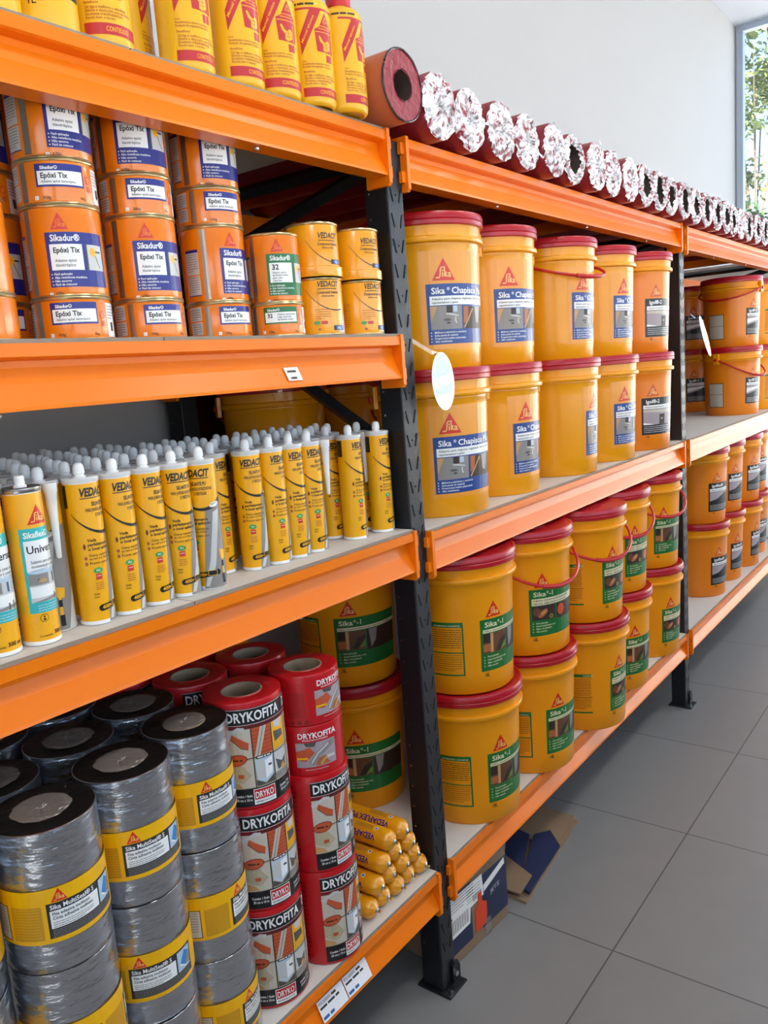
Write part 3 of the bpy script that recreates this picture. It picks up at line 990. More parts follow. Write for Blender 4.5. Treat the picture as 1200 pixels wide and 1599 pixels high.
def label_vedacit():
    d = Design()
    d.rect(0, 'txt', -.062, .172, -.045, .2045)
    d.text(1, 'black', 'VEDACIT', 0, .1880, .0112, w=.047, shear=.25, bold=.042, align='c')
    d.poly(1, 'black', [(-.024, .1845), (.021, .1845), (.021, .1858), (-.024, .1858)])
    d.text(1, 'txt', 'SELANTE PU', .003, .1735, .0055, w=.025, align='c', bold=.03)
    d.text(1, 'txt', 'PARA JUNTAS HORIZONTAIS', .003, .1655, .0048, w=.043, align='c', bold=.02)
    d.text(1, 'txt', 'E VERTICAIS', .005, .1578, .0048, w=.020, align='c', bold=.02)
    arc, ws = [], []
    for i in range(17):
        f = i / 16
        u = -.040 + .080 * f
        arc.append((u, .134 + .030 * (2 * f - 1.16) ** 2 / 1.35))
        ws.append(.0009 + .0056 * min(1, f * 1.2))
    gray = [p for p in arc if p[0] > .006]
    d.poly(1, 'grey', gray + [(.056, gray[-1][1] + .004), (.056, .002), (-.004, .002)])
    d.poly(2, 'greyl', [(.022, .128), (.034, .132), (.018, .040), (.004, .006), (-.002, .006), (.010, .050)])
    d.poly(2, 'greyl', [(.040, .002), (.054, .06), (.056, .06), (.056, .002)])
    d.poly(3, 'gold', [(.026, .066), (.040, .062), (.038, .048), (.028, .050)])
    d.poly(3, 'yellow', [(.030, .058), (.033, .058), (.034, .010), (.029, .010)]); d.rect(4, 'black', .0285, .008, .035, .024); d.rect(4, 'black', .029, .036, .034, .046)
    d.stroke(3, 'black', arc, ws)
    d.ell(4, 'white', .026, .1405, .009, .0042, rot=14)
    d.text(5, 'txt', 'BRANCO', .026, .1393, .0026, w=.011, align='c', rot=14)
    for i, (t, b) in enumerate((('Veda', .03), ('perfeitamente', .03), ('o local aplicado', .03))):
        d.text(1, 'bolddark', t, -.022, .1225 - i * .0063, .0042, bold=b)
    for i, t in enumerate(('\u00d3tima resist\u00eancia', 'ao sol e \u00e0 chuva')):
        d.text(1, 'bolddark', t, -.022, .1010 - i * .0048, .0033)
    d.text(1, 'bolddark', 'Pronto para uso', -.022, .0895, .0036)
    for yy in (.116, .099, .091):
        d.ell(1, 'inkbrown', -.0265, yy, .0022, .0028, 10)
    d.rect(1, 'bolddark', -.0275, .112, -.0255, .120)
    d.ell(1, 'badgeg', -.012, .080, .0066, .0042); d.text(2, 'white', 'PU', -.012, .0785, .003, align='c')
    d.rect(1, 'badger', -.0165, .0665, -.0075, .0750); d.rect(2, 'white', -.0155, .0715, -.0085, .0722)
    d.lines(1, 'inkbrown', -.018, .062, -.006, 4, .003, .001, 2, True)
    d.text(1, 'bolddark', 'Saiba', -.022, .0445, .0028); d.text(1, 'bolddark', 'mais', -.022, .040, .0028)
    d.stroke(3, 'black', [(-.013, .0245), (.020, .0285)], .0095); d.ell(3, 'black', -.013, .0245, .0048, .0048); d.ell(3, 'black', .020, .0285, .0048, .0048)
    d.text(4, 'gold', '400g', -.013, .0222, .0052, shear=.2, bold=.03, rot=6); d.frame(4, 'gold', .004, .0235, .019, .0325, .0008)
    return d
def label_sikaflex():
    d = Design()
    d.logo(1, 0, .165, .191, .030)
    d.rect(0, 'teal', -.027, .045, .050, .1600)
    d.text(1, 'white', 'Sikaflex\u00ae', -.022, .1475, .0075, w=.036, bold=.03)
    d.rect(1, 'white', -.023, .102, .050, .1435)
    d.text(2, 'txt', 'Universal', -.020, .1265, .0098, w=.050, bold=.02)
    d.text(2, 'txt', 'Selante para juntas de', -.017, .1125, .0040, w=.042); d.text(2, 'txt', 'movimenta\u00e7\u00e3o e conex\u00e3o', -.017, .1065, .0040, w=.042)
    d.ell(1, 'paleb', .012, .101, .035, .004)
    d.rect(1, 'greyl', -.023, .0595, .050, .098)
    d.rect(2, 'grey', -.023, .083, .004, .098); d.rect(2, 'white', -.022, .066, .050, .081); d.rect(2, 'paleb', .008, .083, .018, .098); d.rect(3, 'greyd', .011, .084, .0145, .097)
    d.poly(2, 'grey', [(-.023, .060), (.050, .072), (.050, .064), (-.010, .0595)]); d.rect(3, 'greyd', .010, .060, .0125, .069); d.rect(3, 'greyd', .018, .060, .0205, .071)
    d.ell(3, 'tan', -.005, .0885, .006, .0025); d.rect(3, 'greyd', -.0115, .088, -.0085, .091)
    d.lines(1, 'paleb', -.016, .0555, .035, 3, .0035, .0012, 7, True)
    d.ell(1, 'bolddark', -.010, .0375, .0055, .0055); d.ell(2, 'yellow', -.010, .0375, .0048, .0048); d.rect(3, 'bolddark', -.0115, .034, -.0085, .0372); d.rect(3, 'bolddark', -.0112, .0382, -.0088, .0405)
    d.text(1, 'bolddark', 'Conte\u00fado:', -.019, .0115, .0028); d.text(1, 'bolddark', '300 ml', .001, .0125, .0052, bold=.03)
    return d
def nozzle_mesh():
    prof = [(.0028, 0), (.0036, .002), (.0062, .060), (.0085, .092), (.0098, .094), (.0098, .106), (0, .107)]
    return lathe('nozzle', prof, [mat('milky_plastic', '#f0eee8', 0.3)], 16)
def z3(x):
    return Z3 + (1.42 - x) * SLOPE3
def cartridge(x, y, ang, label, group, kind='v', lean=0, nozzle=None):
    k = (1.46 - z3(x)) / (1.46 - Z3)
    x, y = x * k, -1 + (y + 1) * k
    t = thing('sealant_cartridge', label, 'cartridge', (x, y, z3(x)), rad(ang + 90), group)
    if kind == 'v':
        obj('cartridge_body', cached('tbv', lambda: tube_body(TUBE_YELLOW)), t)
        obj('printed_label', cached('tlv', lambda: label_vedacit().mesh('printed_label', TR)), t)
        obj('end_rim', cached('ttv', lambda: tube_top(False)), t)
        obj('cap', cached('tcv', lambda: tube_cap(False)), t)
    else:
        obj('cartridge_body', cached('tbs', lambda: tube_body(TUBE_GOLD)), t)
        obj('printed_label', cached('tls', lambda: label_sikaflex().mesh('printed_label', TR)), t)
        obj('end_rim', cached('tts', lambda: tube_top(True)), t)
        obj('cap', cached('tcs', lambda: tube_cap(True)), t)
    if nozzle is not None:
        a = rad(nozzle - ang - 90)
        obj('nozzle', cached('tnz', nozzle_mesh), t, loc=((TR + .010) * math.cos(a), (TR + .010) * math.sin(a), .1075))
    return t
gs, gv = 'teal label cartridges', 'black swoosh sealant cartridges'
cartridge(.537, .075, -100, 'gold cartridge with teal and white label at the frame edge, leftmost in the front row', gs, 's')
cartridge(.5935, .070, -81, 'gold cartridge with teal and white label, second from the left, fully visible', gs, 's')
FRONT = [(.641, .105, -178, 'yellow cartridge with a white nozzle taped on, half hidden right of the teal labels', -98),
         (.690, .078, -75, 'yellow cartridge right of the white nozzle, first of the full front group', None), (.745, .076, -77, 'yellow cartridge with white top band, second of the full front group', None),
         (.800, .075, -78, 'yellow cartridge in the middle of the five in the front group', None), (.853, .072, -98, 'yellow cartridge, fourth of the front group, word cut by its neighbour', None),
         (.905, .066, -150, 'yellow cartridge turned to its grey picture, last of the first front group', None),
         (.985, .128, -60, 'yellow cartridge set back beside the dark gap, showing its plain side', None), (1.032, .088, -105, 'yellow cartridge leading the second front group, whole word visible', None),
         (1.083, .080, -77, 'yellow cartridge, second of the second front group', None), (1.136, .080, -85, 'yellow cartridge, third of the second front group', None),
         (1.186, .079, -85, 'yellow cartridge, last of the second front group before the white nozzle', -40), (1.300, .128, -80, 'yellow cartridge standing behind the narrow pair near the post', None),
         (1.308, .074, -72, 'bright yellow cartridge in front of the narrow pair near the post', None),
         (1.392, .118, -78, 'yellow cartridge with a white nozzle at its side, just behind the last one', -120), (1.390, .064, -76, 'yellow cartridge nearest the black post, last in the front row', None)]
for x, y, a, l, nz in FRONT:
    cartridge(x, y, a, l, gv, 'v', 0, nz)
rows = 0
for r in range(9):
    y = .132 + r * .0530
    c = 0
    rnd = random.Random(100 + r)
    for k in range(17):
        x = .537 + k * .0545 + (0, .021, .040, .012, .033, .048, .008, .027, .044)[r]
        if x > 1.395:
            continue
        ymax = .53 if x < .90 else .47 if x < 1.0 else .38 if x < 1.12 else .33
        if y > ymax or any((x - f[0]) ** 2 + (y - f[1]) ** 2 < .0505 ** 2 for f in FRONT):
            continue
        px = project((x, y, Z3 + .235))
        if px[0] < -12:
            continue
        cartridge(x + rnd.uniform(-.0022, .0022), y + rnd.uniform(-.0012, .0012), rnd.choice((-75, -80, -100, 60, 170, -85)), 'white-capped yellow cartridge, %s row back, %s from the left' % (ORD[r], ORD[c]), gv)
        c += 1

# ------------------------------------------------------------------ tins on the second shelf
CR = .0545
def can_body(r, h, m, name='can_body'):
    prof = [(0, .003), (r - .004, .003), (r - .003, 0), (r + .0008, 0), (r + .0014, .0012), (r + .0008, .0026), (r - .0006, .0032, 1), (r, .005, 1), (r, h - .006, 1), (r - .0006, h - .0042), (r + .0010, h - .0034), (r + .0016, h - .0016), (r + .0008, h), (r - .003, h), (r - .0045, h - .004), (0, h - .004)]
    return lathe(name, prof, [TIN, m], 48)
def seam_mesh(r, h, u0, u1):
    d = Design()
    d.rect(0, 'greyd', u0, .0045, u1, h - .0055)
    me = d.mesh('side_seam', r, base=.0004)
    me.materials.clear()
    me.materials.append(SEAM_TIN)
    return me
def label_can_big(main, word, sub, weight):
    d = Design()
    c = main
    d.logo(1, 0, .0865, .108, .0225, ink='orangeink')
    d.rect(0, c, -.020, .012, .064, .083)
    d.text(1, 'white', 'Sikadur\u00ae', -.0135, .0715, .0082, w=.038, bold=.02)
    d.rect(1, 'white', -.0155, .034, .0265, .0675)
    if word == '32':
        d.text(2, 'txt', '32', -.011, .056, .0085, bold=.03)
        for i, t in enumerate(('Adesivo epoxi', 'de fluidez m\u00e9dia', 'para colar', 'concreto')):
            d.text(2, 'txt', t, -.011, .0495 - i * .0045, .0029)
    else:
        d.text(2, 'txt', word, -.011, .0565, .0066, w=.034, bold=.03)
        d.text(2, 'txt', 'Adesivo ep\u00f3xi', -.010, .0445, .0038, w=.027); d.text(2, 'txt', 'tixotr\u00f3pico', -.010, .0385, .0038)
    d.rect(1, 'greyl', .031, .034, .060, .0675)
    d.rect(2, 'greyd', .031, .034, .0335, .0675)
    d.ell(2, 'gold', .042, .058, .005, .006); d.stroke(2, 'black', [(.042, .0585), (.056, .0585)], .0022); d.stroke(2, 'black', [(.044, .058), (.049, .045), (.053, .037)], .0011)
    for i, t in enumerate(('F\u00e1cil aplica\u00e7\u00e3o', 'Alta resist\u00eancia mec\u00e2nica', 'N\u00e3o escorre', 'F\u00e1cil de misturar')):
        y = .0275 - i * .0045
        d.ell(1, 'white', -.0165, y + .0012, .0009, .0009, 8)
        d.text(1, 'white', t, -.0135, y, .0028)
    d.rect(1, 'white', -.023, .0015, -.0185, .0055); d.text(2, 'black', '2', -.0215, .0022, .0024)
    d.text(1, 'bolddark', weight, -.0145, .0022, .0038)
    # pale text panels left of the seam
    d.rect(0, 'greyl', -.082, .044, -.056, .080); d.rect(0, 'greyl', -.082, .012, -.056, .042); d.rect(1, c, -.082, .0785, -.056, .083); d.rect(1, c, -.082, .011, -.056, .0125)
    d.lines(1, 'greyd', -.080, .076, -.058, 8, .0036, .0009, 21); d.lines(1, 'greyd', -.080, .040, -.058, 7, .0036, .0009, 22)
    return d
def label_can_small(main, word, sub, weight):
    d = Design()
    c = main
    d.rect(0, c, -.026, .0215, .037, .0505)
    d.text(1, 'white', 'Sikadur\u00ae', -.019, .0435, .0040, bold=.03)
    d.rect(1, 'white', -.0235, .0240, .0350, .0415)
    d.text(2, 'txt', word, -.019, .0325, .0064, w=(.034 if word != '32' else None), bold=.03)
    if word == '32':
        for i, t in enumerate(('Adesivo epoxi para', 'colar concreto', 'de fluidez m\u00e9dia')):
            d.text(2, 'txt', t, -.002, .0362 - i * .0045, .0030)
    else:
        d.text(2, 'txt', 'Adesivo ep\u00f3xi tixotr\u00f3pico', -.019, .0265, .0032, w=.044)
    d.rect(1, 'white', -.030, .0055, -.025, .0105); d.text(2, 'black', '1', -.0285, .0065, .003)
    d.text(1, 'bolddark', weight, -.019, .0062, .0036); d.text(1, 'bolddark', '1kg', .030, .0062, .0036)
    d.ell(1, 'rust', .0445, .033, .004, .0055); d.ell(2, 'orangeink', .0445, .033, .0026, .0038); d.rect(1, 'rust', .042, .018, .048, .025)
    d.rect(0, 'white', .054, .004, .078, .050); d.lines(1, 'greyd', .056, .046, .076, 5, .004, .001, 31); d.rect(1, 'black', .062, .012, .070, .024)
    d.rect(0, 'greyl', -.082, .030, -.056, .052); d.rect(0, 'greyl', -.082, .008, -.056, .028); d.lines(1, 'greyd', -.080, .048, -.058, 5, .0036, .0009, 23); d.lines(1, 'greyd', -.080, .025, -.058, 5, .0036, .0009, 24)
    return d
HB, HS = .1235, .0604
def tin(big, col, x, y, z, ang, label, group):
    r = CR if col == 'navyd' else .0478
    h = (HB if big else HS) * (1 if col == 'navyd' else .96)
    t = thing('paint_tin', label, 'tin', (x, y, z), rad(ang + 90), group)
    k = '%s%s' % (col, big)
    obj('can_body', cached('cb' + k, lambda: can_body(r, h, CAN_ORANGE)), t)
    f = label_can_big if big else label_can_small
    w = '32' if col == 'green' else 'Ep\u00f3xi Tix'
    printed('cl' + k, lambda: f(col, w, '', '670g' if big else '330g'), t, r, -.05, .0535 if not big else 9.0, 1.041 if col == 'navyd' else 1.0)
    obj('side_seam', cached('cs' + k, lambda: seam_mesh(r, h, -.0525, -.0425)), t)
    return t
gt = 'blue label tins on the second shelf'
def tin_stack(x, y, angs, who, n=4):
    z = Z2
    for i in range(n):
        big = i % 2 == 1
        tin(big, 'navyd', x, y, z, angs[i % len(angs)], 'orange tin, %s in %s' % (('short one lowest', 'tall one second up', 'short one third up', 'tall one topmost')[i], who), gt)
        z += (HB if big else HS) + .0004
tin_stack(.580, .098, (-175, -175, -100, -100), 'the stack at the frame edge', 2)
tin_stack(.730, .100, (-127, -127, -122, -106), 'the first full front stack from the left')
tin_stack(.870, .103, (-108, -120, -113, -128), 'the middle one of three front stacks')
tin_stack(1.022, .106, (-104, -99, -110, -116), 'the front stack beside the green label tins')
tin_stack(.672, .212, (-112, -128, -128, -128), 'the rear stack near the frame edge')
tin_stack(.805, .216, (-200, -200, -190, -190), 'the rear stack between first and second front stacks')
tin_stack(.952, .218, (-160, -165, -160, -165), 'the rear stack between second and third front stacks')
tin(False, 'green', 1.128, .068, Z2, -135, 'short orange tin with green label, under the tall green one', 'green label tins')
tin(True, 'green', 1.128, .068, Z2 + HS * .96, -125.8, 'tall orange tin with green label, on the short green one', 'green label tins')

VR = .0495
def vcan_body(up):
    r = VR - .001
    if not up:
        return can_body(r, .104, CAN_AMBER)
    prof = [(0, .002), (r, .002), (r + .0035, .0025, 1), (r + .0042, .004, 1), (r + .0042, .0195, 1), (r + .0030, .021, 1), (r - .0004, .0215, 1), (r - .0004, .0935, 1), (r - .001, .0945), (r + .0008, .0955), (r + .0014, .0972), (r + .0006, .0990), (r - .003, .0990), (r - .0045, .095), (0, .095)]
    return lathe('can_body', prof, [TIN, CAN_AMBER], 48)
def label_vcan(up):
    d = Design()
    o = .070 if up else .0875
    d.text(0, 'txt', 'VEDACIT', 0, o, .0098, w=.046, shear=.25, bold=.026)
    d.rect(0, 'txt', 0, o - .0045, .040, o - .003)
    d.text(0, 'txt', 'Compound Adesivo', -.002, o - .0125, .0050, w=.046, shear=.2, bold=.02)
    d.text(0, 'txt', 'ades\u00e3o perfeita', .006, o - .0180, .0030)
    arc, ws = [], []
    for i in range(15):
        f = i / 14
        arc.append((-.024 + .076 * f, o - .003 - .044 * (1 - (1 - f) ** 2.7) + .006 * f * f))
        ws.append(.0006 + .0022 * f)
    d.stroke(0, 'txt', arc, ws)
    if up:
        d.stroke(1, 'bolddark', [(.024, .0285), (.052, .0285)], .0085); d.stroke(2, 'pblue', [(.030, .0285), (.052, .0285)], .0068); d.text(3, 'white', '1kg', .034, .0268, .0035)
    else:
        d.lines(0, 'inkbrown', -.008, .047, .022, 5, .0042, .0011, 41)
        d.ell(0, 'badgeg', -.006, .0225, .006, .0034); d.rect(0, 'badger', .002, .0195, .014, .0255)
        d.rect(0, 'inkbrown', -.005, .0085, .000, .0125)
        d.poly(0, 'greyl', [(.056, .036), (.062, .038), (.062, .004), (.036, .004), (.040, .012), (.050, .020)])
        d.stroke(1, 'bolddark', [(.026, .0125), (.056, .0125)], .0090); d.stroke(2, 'pblue', [(.032, .0125), (.056, .0125)], .0072); d.text(3, 'white', '1kg', .036, .0108, .0038)
        d.lines(0, 'inkbrown', -.052, .060, -.032, 11, .0042, .0012, 42)
    return d
for n, (x, a0, a1) in enumerate(((1.232, -136, -126), (1.358, -124, -125))):
    for up in (False, True):
        t = thing('paint_tin', 'amber tin, %s of the %s' % ('upper with a wide collar' if up else 'lower', 'pair next to the green label tins' if n == 0 else 'pair next to the black post'), 'tin', (x, .060, Z2 + (.104 if up else 0)), rad((a1 if up else a0) + 90), 'amber tins in two pairs')
        obj('can_body', cached('vb%d' % up, lambda: vcan_body(up)), t)
        obj('printed_label', cached('vl%d' % up, lambda: label_vcan(up).mesh('printed_label', VR - (.0014 if up else .001))), t)

# ------------------------------------------------------------------ silver tape rolls, bottom shelf
MR, MH = .0700, .1985
def foil_body():
    prof = [(.034, .002, 1), (MR - .0015, .0005, 1), (MR, .002, 0)]
    rnd = random.Random(4)
    z = .0025
    k = 24
    for i in range(1, k):
        prof.append((MR + rnd.uniform(-.0005, .0004), .002 + (MH - .004) * i / k, 0))
    prof += [(MR, MH - .0015, 0), (MR - .0012, MH - .0006, 1), (MR - .004, MH - .001, 1), (.0345, MH - .002, 2), (.0335, MH - .001, 2), (.0315, MH - .001, 3), (.0315, .01, 3), (.034, .002, 1)]
    return lathe('foil_roll', prof, [FOIL, BITUMEN, KRAFT, KRAFT_DARK], 56, angle=50)
def label_multiseal():
    d = Design()
    c = 2 * math.pi * MR
    d.rect(0, 'yellow', -c / 2 + .02, .044, c / 2 - .02, .120)
    d.logo(1, 0, .1005, .1185, .0205)
    d.rect(1, 'txt', -.017, .0505, .088, .0995)
    d.text(2, 'white', 'Sika MultiSeal\u00ae S', -.0125, .0905, .0062, w=.060, bold=.02)
    d.rect(2, 'white', -.0135, .064, .054, .0885)
    d.text(3, 'txt', 'Fita adesiva multiuso', -.0105, .0822, .0042, w=.050, bold=.02); d.text(3, 'txt', 'Cinta adhesiva multiuso', -.0105, .0762, .0042, w=.054, bold=.02)
    d.lines(3, 'greyd', -.0105, .0725, .044, 3, .0030, .0009, 51)
    d.rect(2, 'paleb', .057, .064, .085, .0965)
    d.poly(3, 'skyb', [(.062, .076), (.072, .094), (.081, .088), (.072, .069)]); d.poly(3, 'grey', [(.072, .069), (.081, .088), (.085, .086), (.085, .066)]); d.poly(4, 'white', [(.060, .074), (.072, .0665), (.073, .068), (.062, .076)])
    d.lines(2, 'grey', -.0125, .0620, .084, 5, .0023, .0009, 52, True)
    d.rect(1, 'ochre', -.064, .050, -.023, .0975)
    d.lines(2, 'gold', -.062, .095, -.026, 11, .0040, .0007, 53, True)
    d.frame(1, 'bolddark', -.120, .049, -.070, .0985, .0012); d.rect(1, 'greyl', -.1185, .0505, -.0715, .0970); d.lines(2, 'greyd', -.116, .094, -.074, 9, .0046, .0009, 54)
    return d
def crumple_sheet(r_in, r_out, amp, seed, z0):
    """crumpled loose film tucked over a roll end"""
    rnd = random.Random(seed)
    bm = bmesh.new()
    n, m = 36, 7
    rings = []
    for j in range(m):
        f = j / (m - 1)
        rr = r_in + (r_out - r_in) * f
        rings.append([bm.verts.new((rr * math.cos(2 * math.pi * i / n) * (1 + rnd.uniform(-.05, .05)), rr * math.sin(2 * math.pi * i / n) * (1 + rnd.uniform(-.05, .05)), z0 + rnd.uniform(0, amp) * (1 if j < m - 1 else .1))) for i in range(n)])
    c = bm.verts.new((0, 0, z0 - amp))
    for i in range(n):
        bm.faces.new((c, rings[0][i], rings[0][(i + 1) % n]))
        for j in range(m - 1):
            bm.faces.new((rings[j][i], rings[j][(i + 1) % n], rings[j + 1][(i + 1) % n], rings[j + 1][i]))
    return finish(bm, 'film', [CLEAR_FILM], smooth=True, angle=30)
gm = 'silver tape rolls in stacks'
def silver_stack(x, y, angs, who, n=3):
    for i in range(n):
        place = ('at the bottom of', 'in the middle of', 'on top of')[i]
        rnd = random.Random(int(x * 1000) + i)
        t = thing('tape_roll', 'silver tape roll, %s %s' % (place, who), 'tape roll', (x + rnd.uniform(-.0015, .0015), y + rnd.uniform(-.0015, .0015), Z4 + MH * i), rad(angs[i] + 90), gm)
        obj('foil_roll', cached('mb', foil_body), t)
        obj('printed_band', cached('ml', lambda: label_multiseal().mesh('printed_band', MR + .0006)), t)
        if i == 2:
            obj('film', cached('mf%d' % (int(x * 100) % 3), lambda: crumple_sheet(.006, .0345 + .004 * (int(x * 100) % 3), .0022, int(x * 100), MH + .0004)), t)
silver_stack(0.3836, 0.0432, (-120, -150, -150), 'the stack at the lower frame corner')
silver_stack(0.5279, 0.0209, (-70, -32, -113.9), 'the nearest full stack, lower left')
silver_stack(0.6721, 0.0439, (-120, -133, -120.7), 'the second stack of the front row')
silver_stack(0.8159, 0.0691, (-82, -80, -109.5), 'the third stack, beside the red rolls')
silver_stack(0.5329, 0.1678, (100, 40, 60), 'the back stack at the frame edge')
silver_stack(0.6772, 0.1901, (100, 40, 60), 'the back stack behind the two nearest stacks')
silver_stack(0.8237, 0.2149, (100, 40, 60), 'the back stack behind the third front stack')
silver_stack(0.6045, 0.3245, (100, 40, 60), 'the far left stack of the rear row')
silver_stack(0.7496, 0.3407, (100, 40, 60), 'the middle stack of the rear row')

# ------------------------------------------------------------------ red tape rolls
DR, DH = .0708, .1985
def red_body(r, h, name='roll_body'):
    prof = [(.036, .002), (r - .003, 0), (r - .0006, .0012), (r, .004)]
    for i in range(1, 8):
        prof.append((r + (.0003 if i % 2 else -.0002), .004 + (h - .008) * i / 8))
    prof += [(r, h - .004), (r - .0008, h - .001), (r - .004, h), (.044, h - .0008), (.0385, h - .0022), (.0375, h - .001, 1), (.0350, h - .001, 2), (.0345, h - .004, 2), (.0345, .01, 2), (.036, .002)]
    return lathe(name, prof, [RED_WRAP, KRAFT, KRAFT], 56, angle=45)
def label_dryko():
    d = Design()
    d.rect(0, 'black', -.005, .158, .160, .187); d.rect(1, 'white', -.005, .1575, .160, .1582); d.rect(1, 'white', -.005, .1855, .160, .1862)
    d.text(1, 'white', 'DRYKOFITA', 0, .1635, .0170, w=.104, bold=.024)
    d.text(1, 'white', 'DRY', .122, .1635, .0170, w=.034, bold=.024)
    d.rect(0, 'darkred', -.005, .150, .160, .157)
    d.text(1, 'txt', 'FITA MULTIUSO AUTOADESIVA', .022, .1513, .0042, w=.090, bold=.03)
    d.rect(0, 'sand', -.005, .040, .160, .150)
    # picture grid
    d.poly(1, 'beige', [(-.005, .150), (.040, .150), (.040, .094), (-.005, .094)])
    d.poly(2, 'terra', [(.008, .142), (.036, .124), (.034, .112), (.022, .116), (.004, .132)])
    d.stroke(2, 'greyl', [(-.005, .138), (.020, .152), (.03, .150)], .006); d.stroke(3, 'greyd', [(.006, .132), (.022, .116), (.034, .112)], .0015)
    d.rect(1, 'terra', .042, .098, .078, .150)
    for i in range(7):
        d.rect(2, 'darkred', .042, .102 + i * .007, .078, .1028 + i * .007)
    d.poly(3, 'beige', [(.058, .150), (.070, .150), (.054, .098), (.044, .098)]); d.stroke(4, 'grey', [(.064, .150), (.049, .098)], .002)
    d.rect(1, 'gold', .081, .098, .116, .150); d.poly(2, 'greyl', [(.086, .150), (.110, .150), (.104, .134), (.088, .138)]); d.poly(2, 'greyd', [(.084, .132), (.108, .128), (.110, .116), (.086, .112)])
    for i in range(5):
        d.rect(2, 'ochre', .084 + i * .006, .098, .0852 + i * .006, .112)
    d.rect(1, 'sand', .119, .094, .160, .150); d.poly(2, 'terra', [(.125, .145), (.15, .13), (.15, .11), (.13, .118)])
    d.poly(1, 'beige', [(-.005, .092), (.040, .092), (.040, .042), (-.005, .042)]); d.poly(2, 'sand', [(-.005, .084), (.018, .088), (.036, .064), (.020, .050), (-.005, .060)])
    d.rect(3, 'terra', .012, .060, .022, .067); d.poly(2, 'tan', [(-.005, .056), (.012, .050), (.018, .042), (-.005, .042)])
    d.poly(1, 'paleb', [(.043, .092), (.078, .094), (.076, .056), (.060, .046), (.045, .054)]); d.poly(2, 'greyl', [(.046, .090), (.060, .086), (.060, .052), (.047, .058)]); d.poly(2, 'white', [(.061, .086), (.076, .090), (.074, .060), (.061, .052)]); d.rect(3, 'greyd', .067, .074, .074, .078)
    d.poly(2, 'greyd', [(.043, .054), (.060, .044), (.078, .056), (.078, .042), (.043, .042)])
    d.rect(1, 'greyl', .081, .056, .116, .095); d.poly(2, 'greyd', [(.084, .080), (.100, .070), (.112, .078), (.110, .060), (.088, .058)]); d.ell(2, 'tan', .104, .060, .008, .006); d.rect(1, 'grey', .081, .042, .116, .054)
    d.rect(1, 'sand', .119, .042, .160, .092); d.poly(2, 'greyl', [(.122, .088), (.15, .08), (.15, .05), (.126, .056)])
    for u in (.0405, .0785, .1165):
        d.rect(4, 'black', u, .040, u + .0016, .150)
    d.stroke(4, 'black', [(-.005, .093), (.040, .096), (.080, .0945), (.160, .093)], .0016)
    d.ell(5, 'darkred', .012, .094, .019, .0105, rot=10); d.ell(6, 'terra', .012, .094, .0175, .0092, rot=10); d.lines(7, 'bolddark', .001, .0955, .022, 1, .004, .0030, 77, True)
    d.rect(5, 'black', .046, .092, .074, .0975); d.lines(6, 'white', .048, .0960, .072, 1, .004, .0022, 78, True)
    d.rect(0, 'black', -.005, .006, .160, .040)
    d.text(1, 'white', 'Cont\u00e9m 1 Rolo', .002, .0240, .0045, w=.031, bold=.02); d.text(1, 'white', '20 cm x 10 m', .004, .0165, .0045, w=.028, bold=.02)
    d.rect(1, 'white', .0355, .0085, .0765, .0375); d.rect(2, 'dred', .0368, .0175, .0752, .0362); d.text(3, 'white', 'DRYKO', .0385, .0205, .0115, w=.034, bold=.022)
    d.text(2, 'txt', 'IMPERMEABILIZANTES', .0385, .0115, .0030, w=.034)
    d.text(1, 'white', 'Cont\u00e9m 1 Rolo', .088, .0240, .0045, w=.031, bold=.02); d.text(1, 'white', '20 cm x 10 m', .090, .0165, .0045, w=.028, bold=.02)
    d.rect(1, 'dred', .126, .0120, .160, .0362); d.text(2, 'white', 'DRYKO', .128, .0205, .0115, w=.030, bold=.022)
    for i in range(17):
        d.lines(0, 'darkred', -.060 - .004 * (i % 3), .178 - i * .0098, -.034, 1, .004, .0030, 60 + i, True)
    return d
def label_dryko_small(v):
    d = Design()
    d.text(1, 'white', 'DRYKOFITA', 0, .0755, .0105, w=.078, bold=.024)
    d.text(1, 'white', 'FITA MULTIUSO AUTOADESIVA', .008, .0705, .0028, w=.050)
    d.rect(0, 'mauve', -.006, .018, .074, .067)
    d.poly(1, 'terra', [(-.006, .050), (.020, .058), (.030, .046), (.012, .030), (-.006, .034)]); d.poly(1, 'brick', [(.03, .020), (.06, .020), (.05, .038), (.034, .034)])
    d.poly(2, 'greyd', [(.010, .067), (.034, .067), (.030, .058), (.014, .060)]); d.stroke(2, 'grey', [(.022, .024), (.036, .042), (.058, .056), (.074, .062)], .012); d.stroke(3, 'greyl', [(.022, .026), (.036, .045), (.058, .059)], .003)
    d.stroke(2, 'tan', [(.040, .022), (.050, .032), (.060, .032)], .005); d.ell(2, 'mauve', .060, .030, .006, .006)
    d.rect(3, 'yellow', -.005, .034, .016, .038); d.text(3, 'white', 'DRYKO', .054, .031, .0048, w=.016, bold=.022)
    d.lines(0, 'darkred', -.060, .066, -.026, 17, .0030, .0010, 71, True)
    for i in range(3):
        d.ell(0, 'darkred', -.052 + i * .013, .0085, .0042, .0042)
    d.lines(0, 'greyl', .010, .0135, .055, 1, .003, .0010, 72, True)
    return d
gr = 'red tape rolls in stacks'
def red_roll(x, y, z, ang, label, small=False):
    t = thing('tape_roll', label, 'tape roll', (x, y, z), rad(ang + 90), gr)
    r = .0672 if small else DR
    h = .0995 if small else DH
    obj('roll_body', cached('rb%d' % small, lambda: red_body(r, h)), t)
    printed('rl%d' % small, lambda: label_dryko_small(0) if small else label_dryko(), t, r + .0004, -.02)
red_roll(0.9612, 0.0865, Z4, -158, 'big red tape roll with picture grid, bottom of the stack beside the silver rolls')
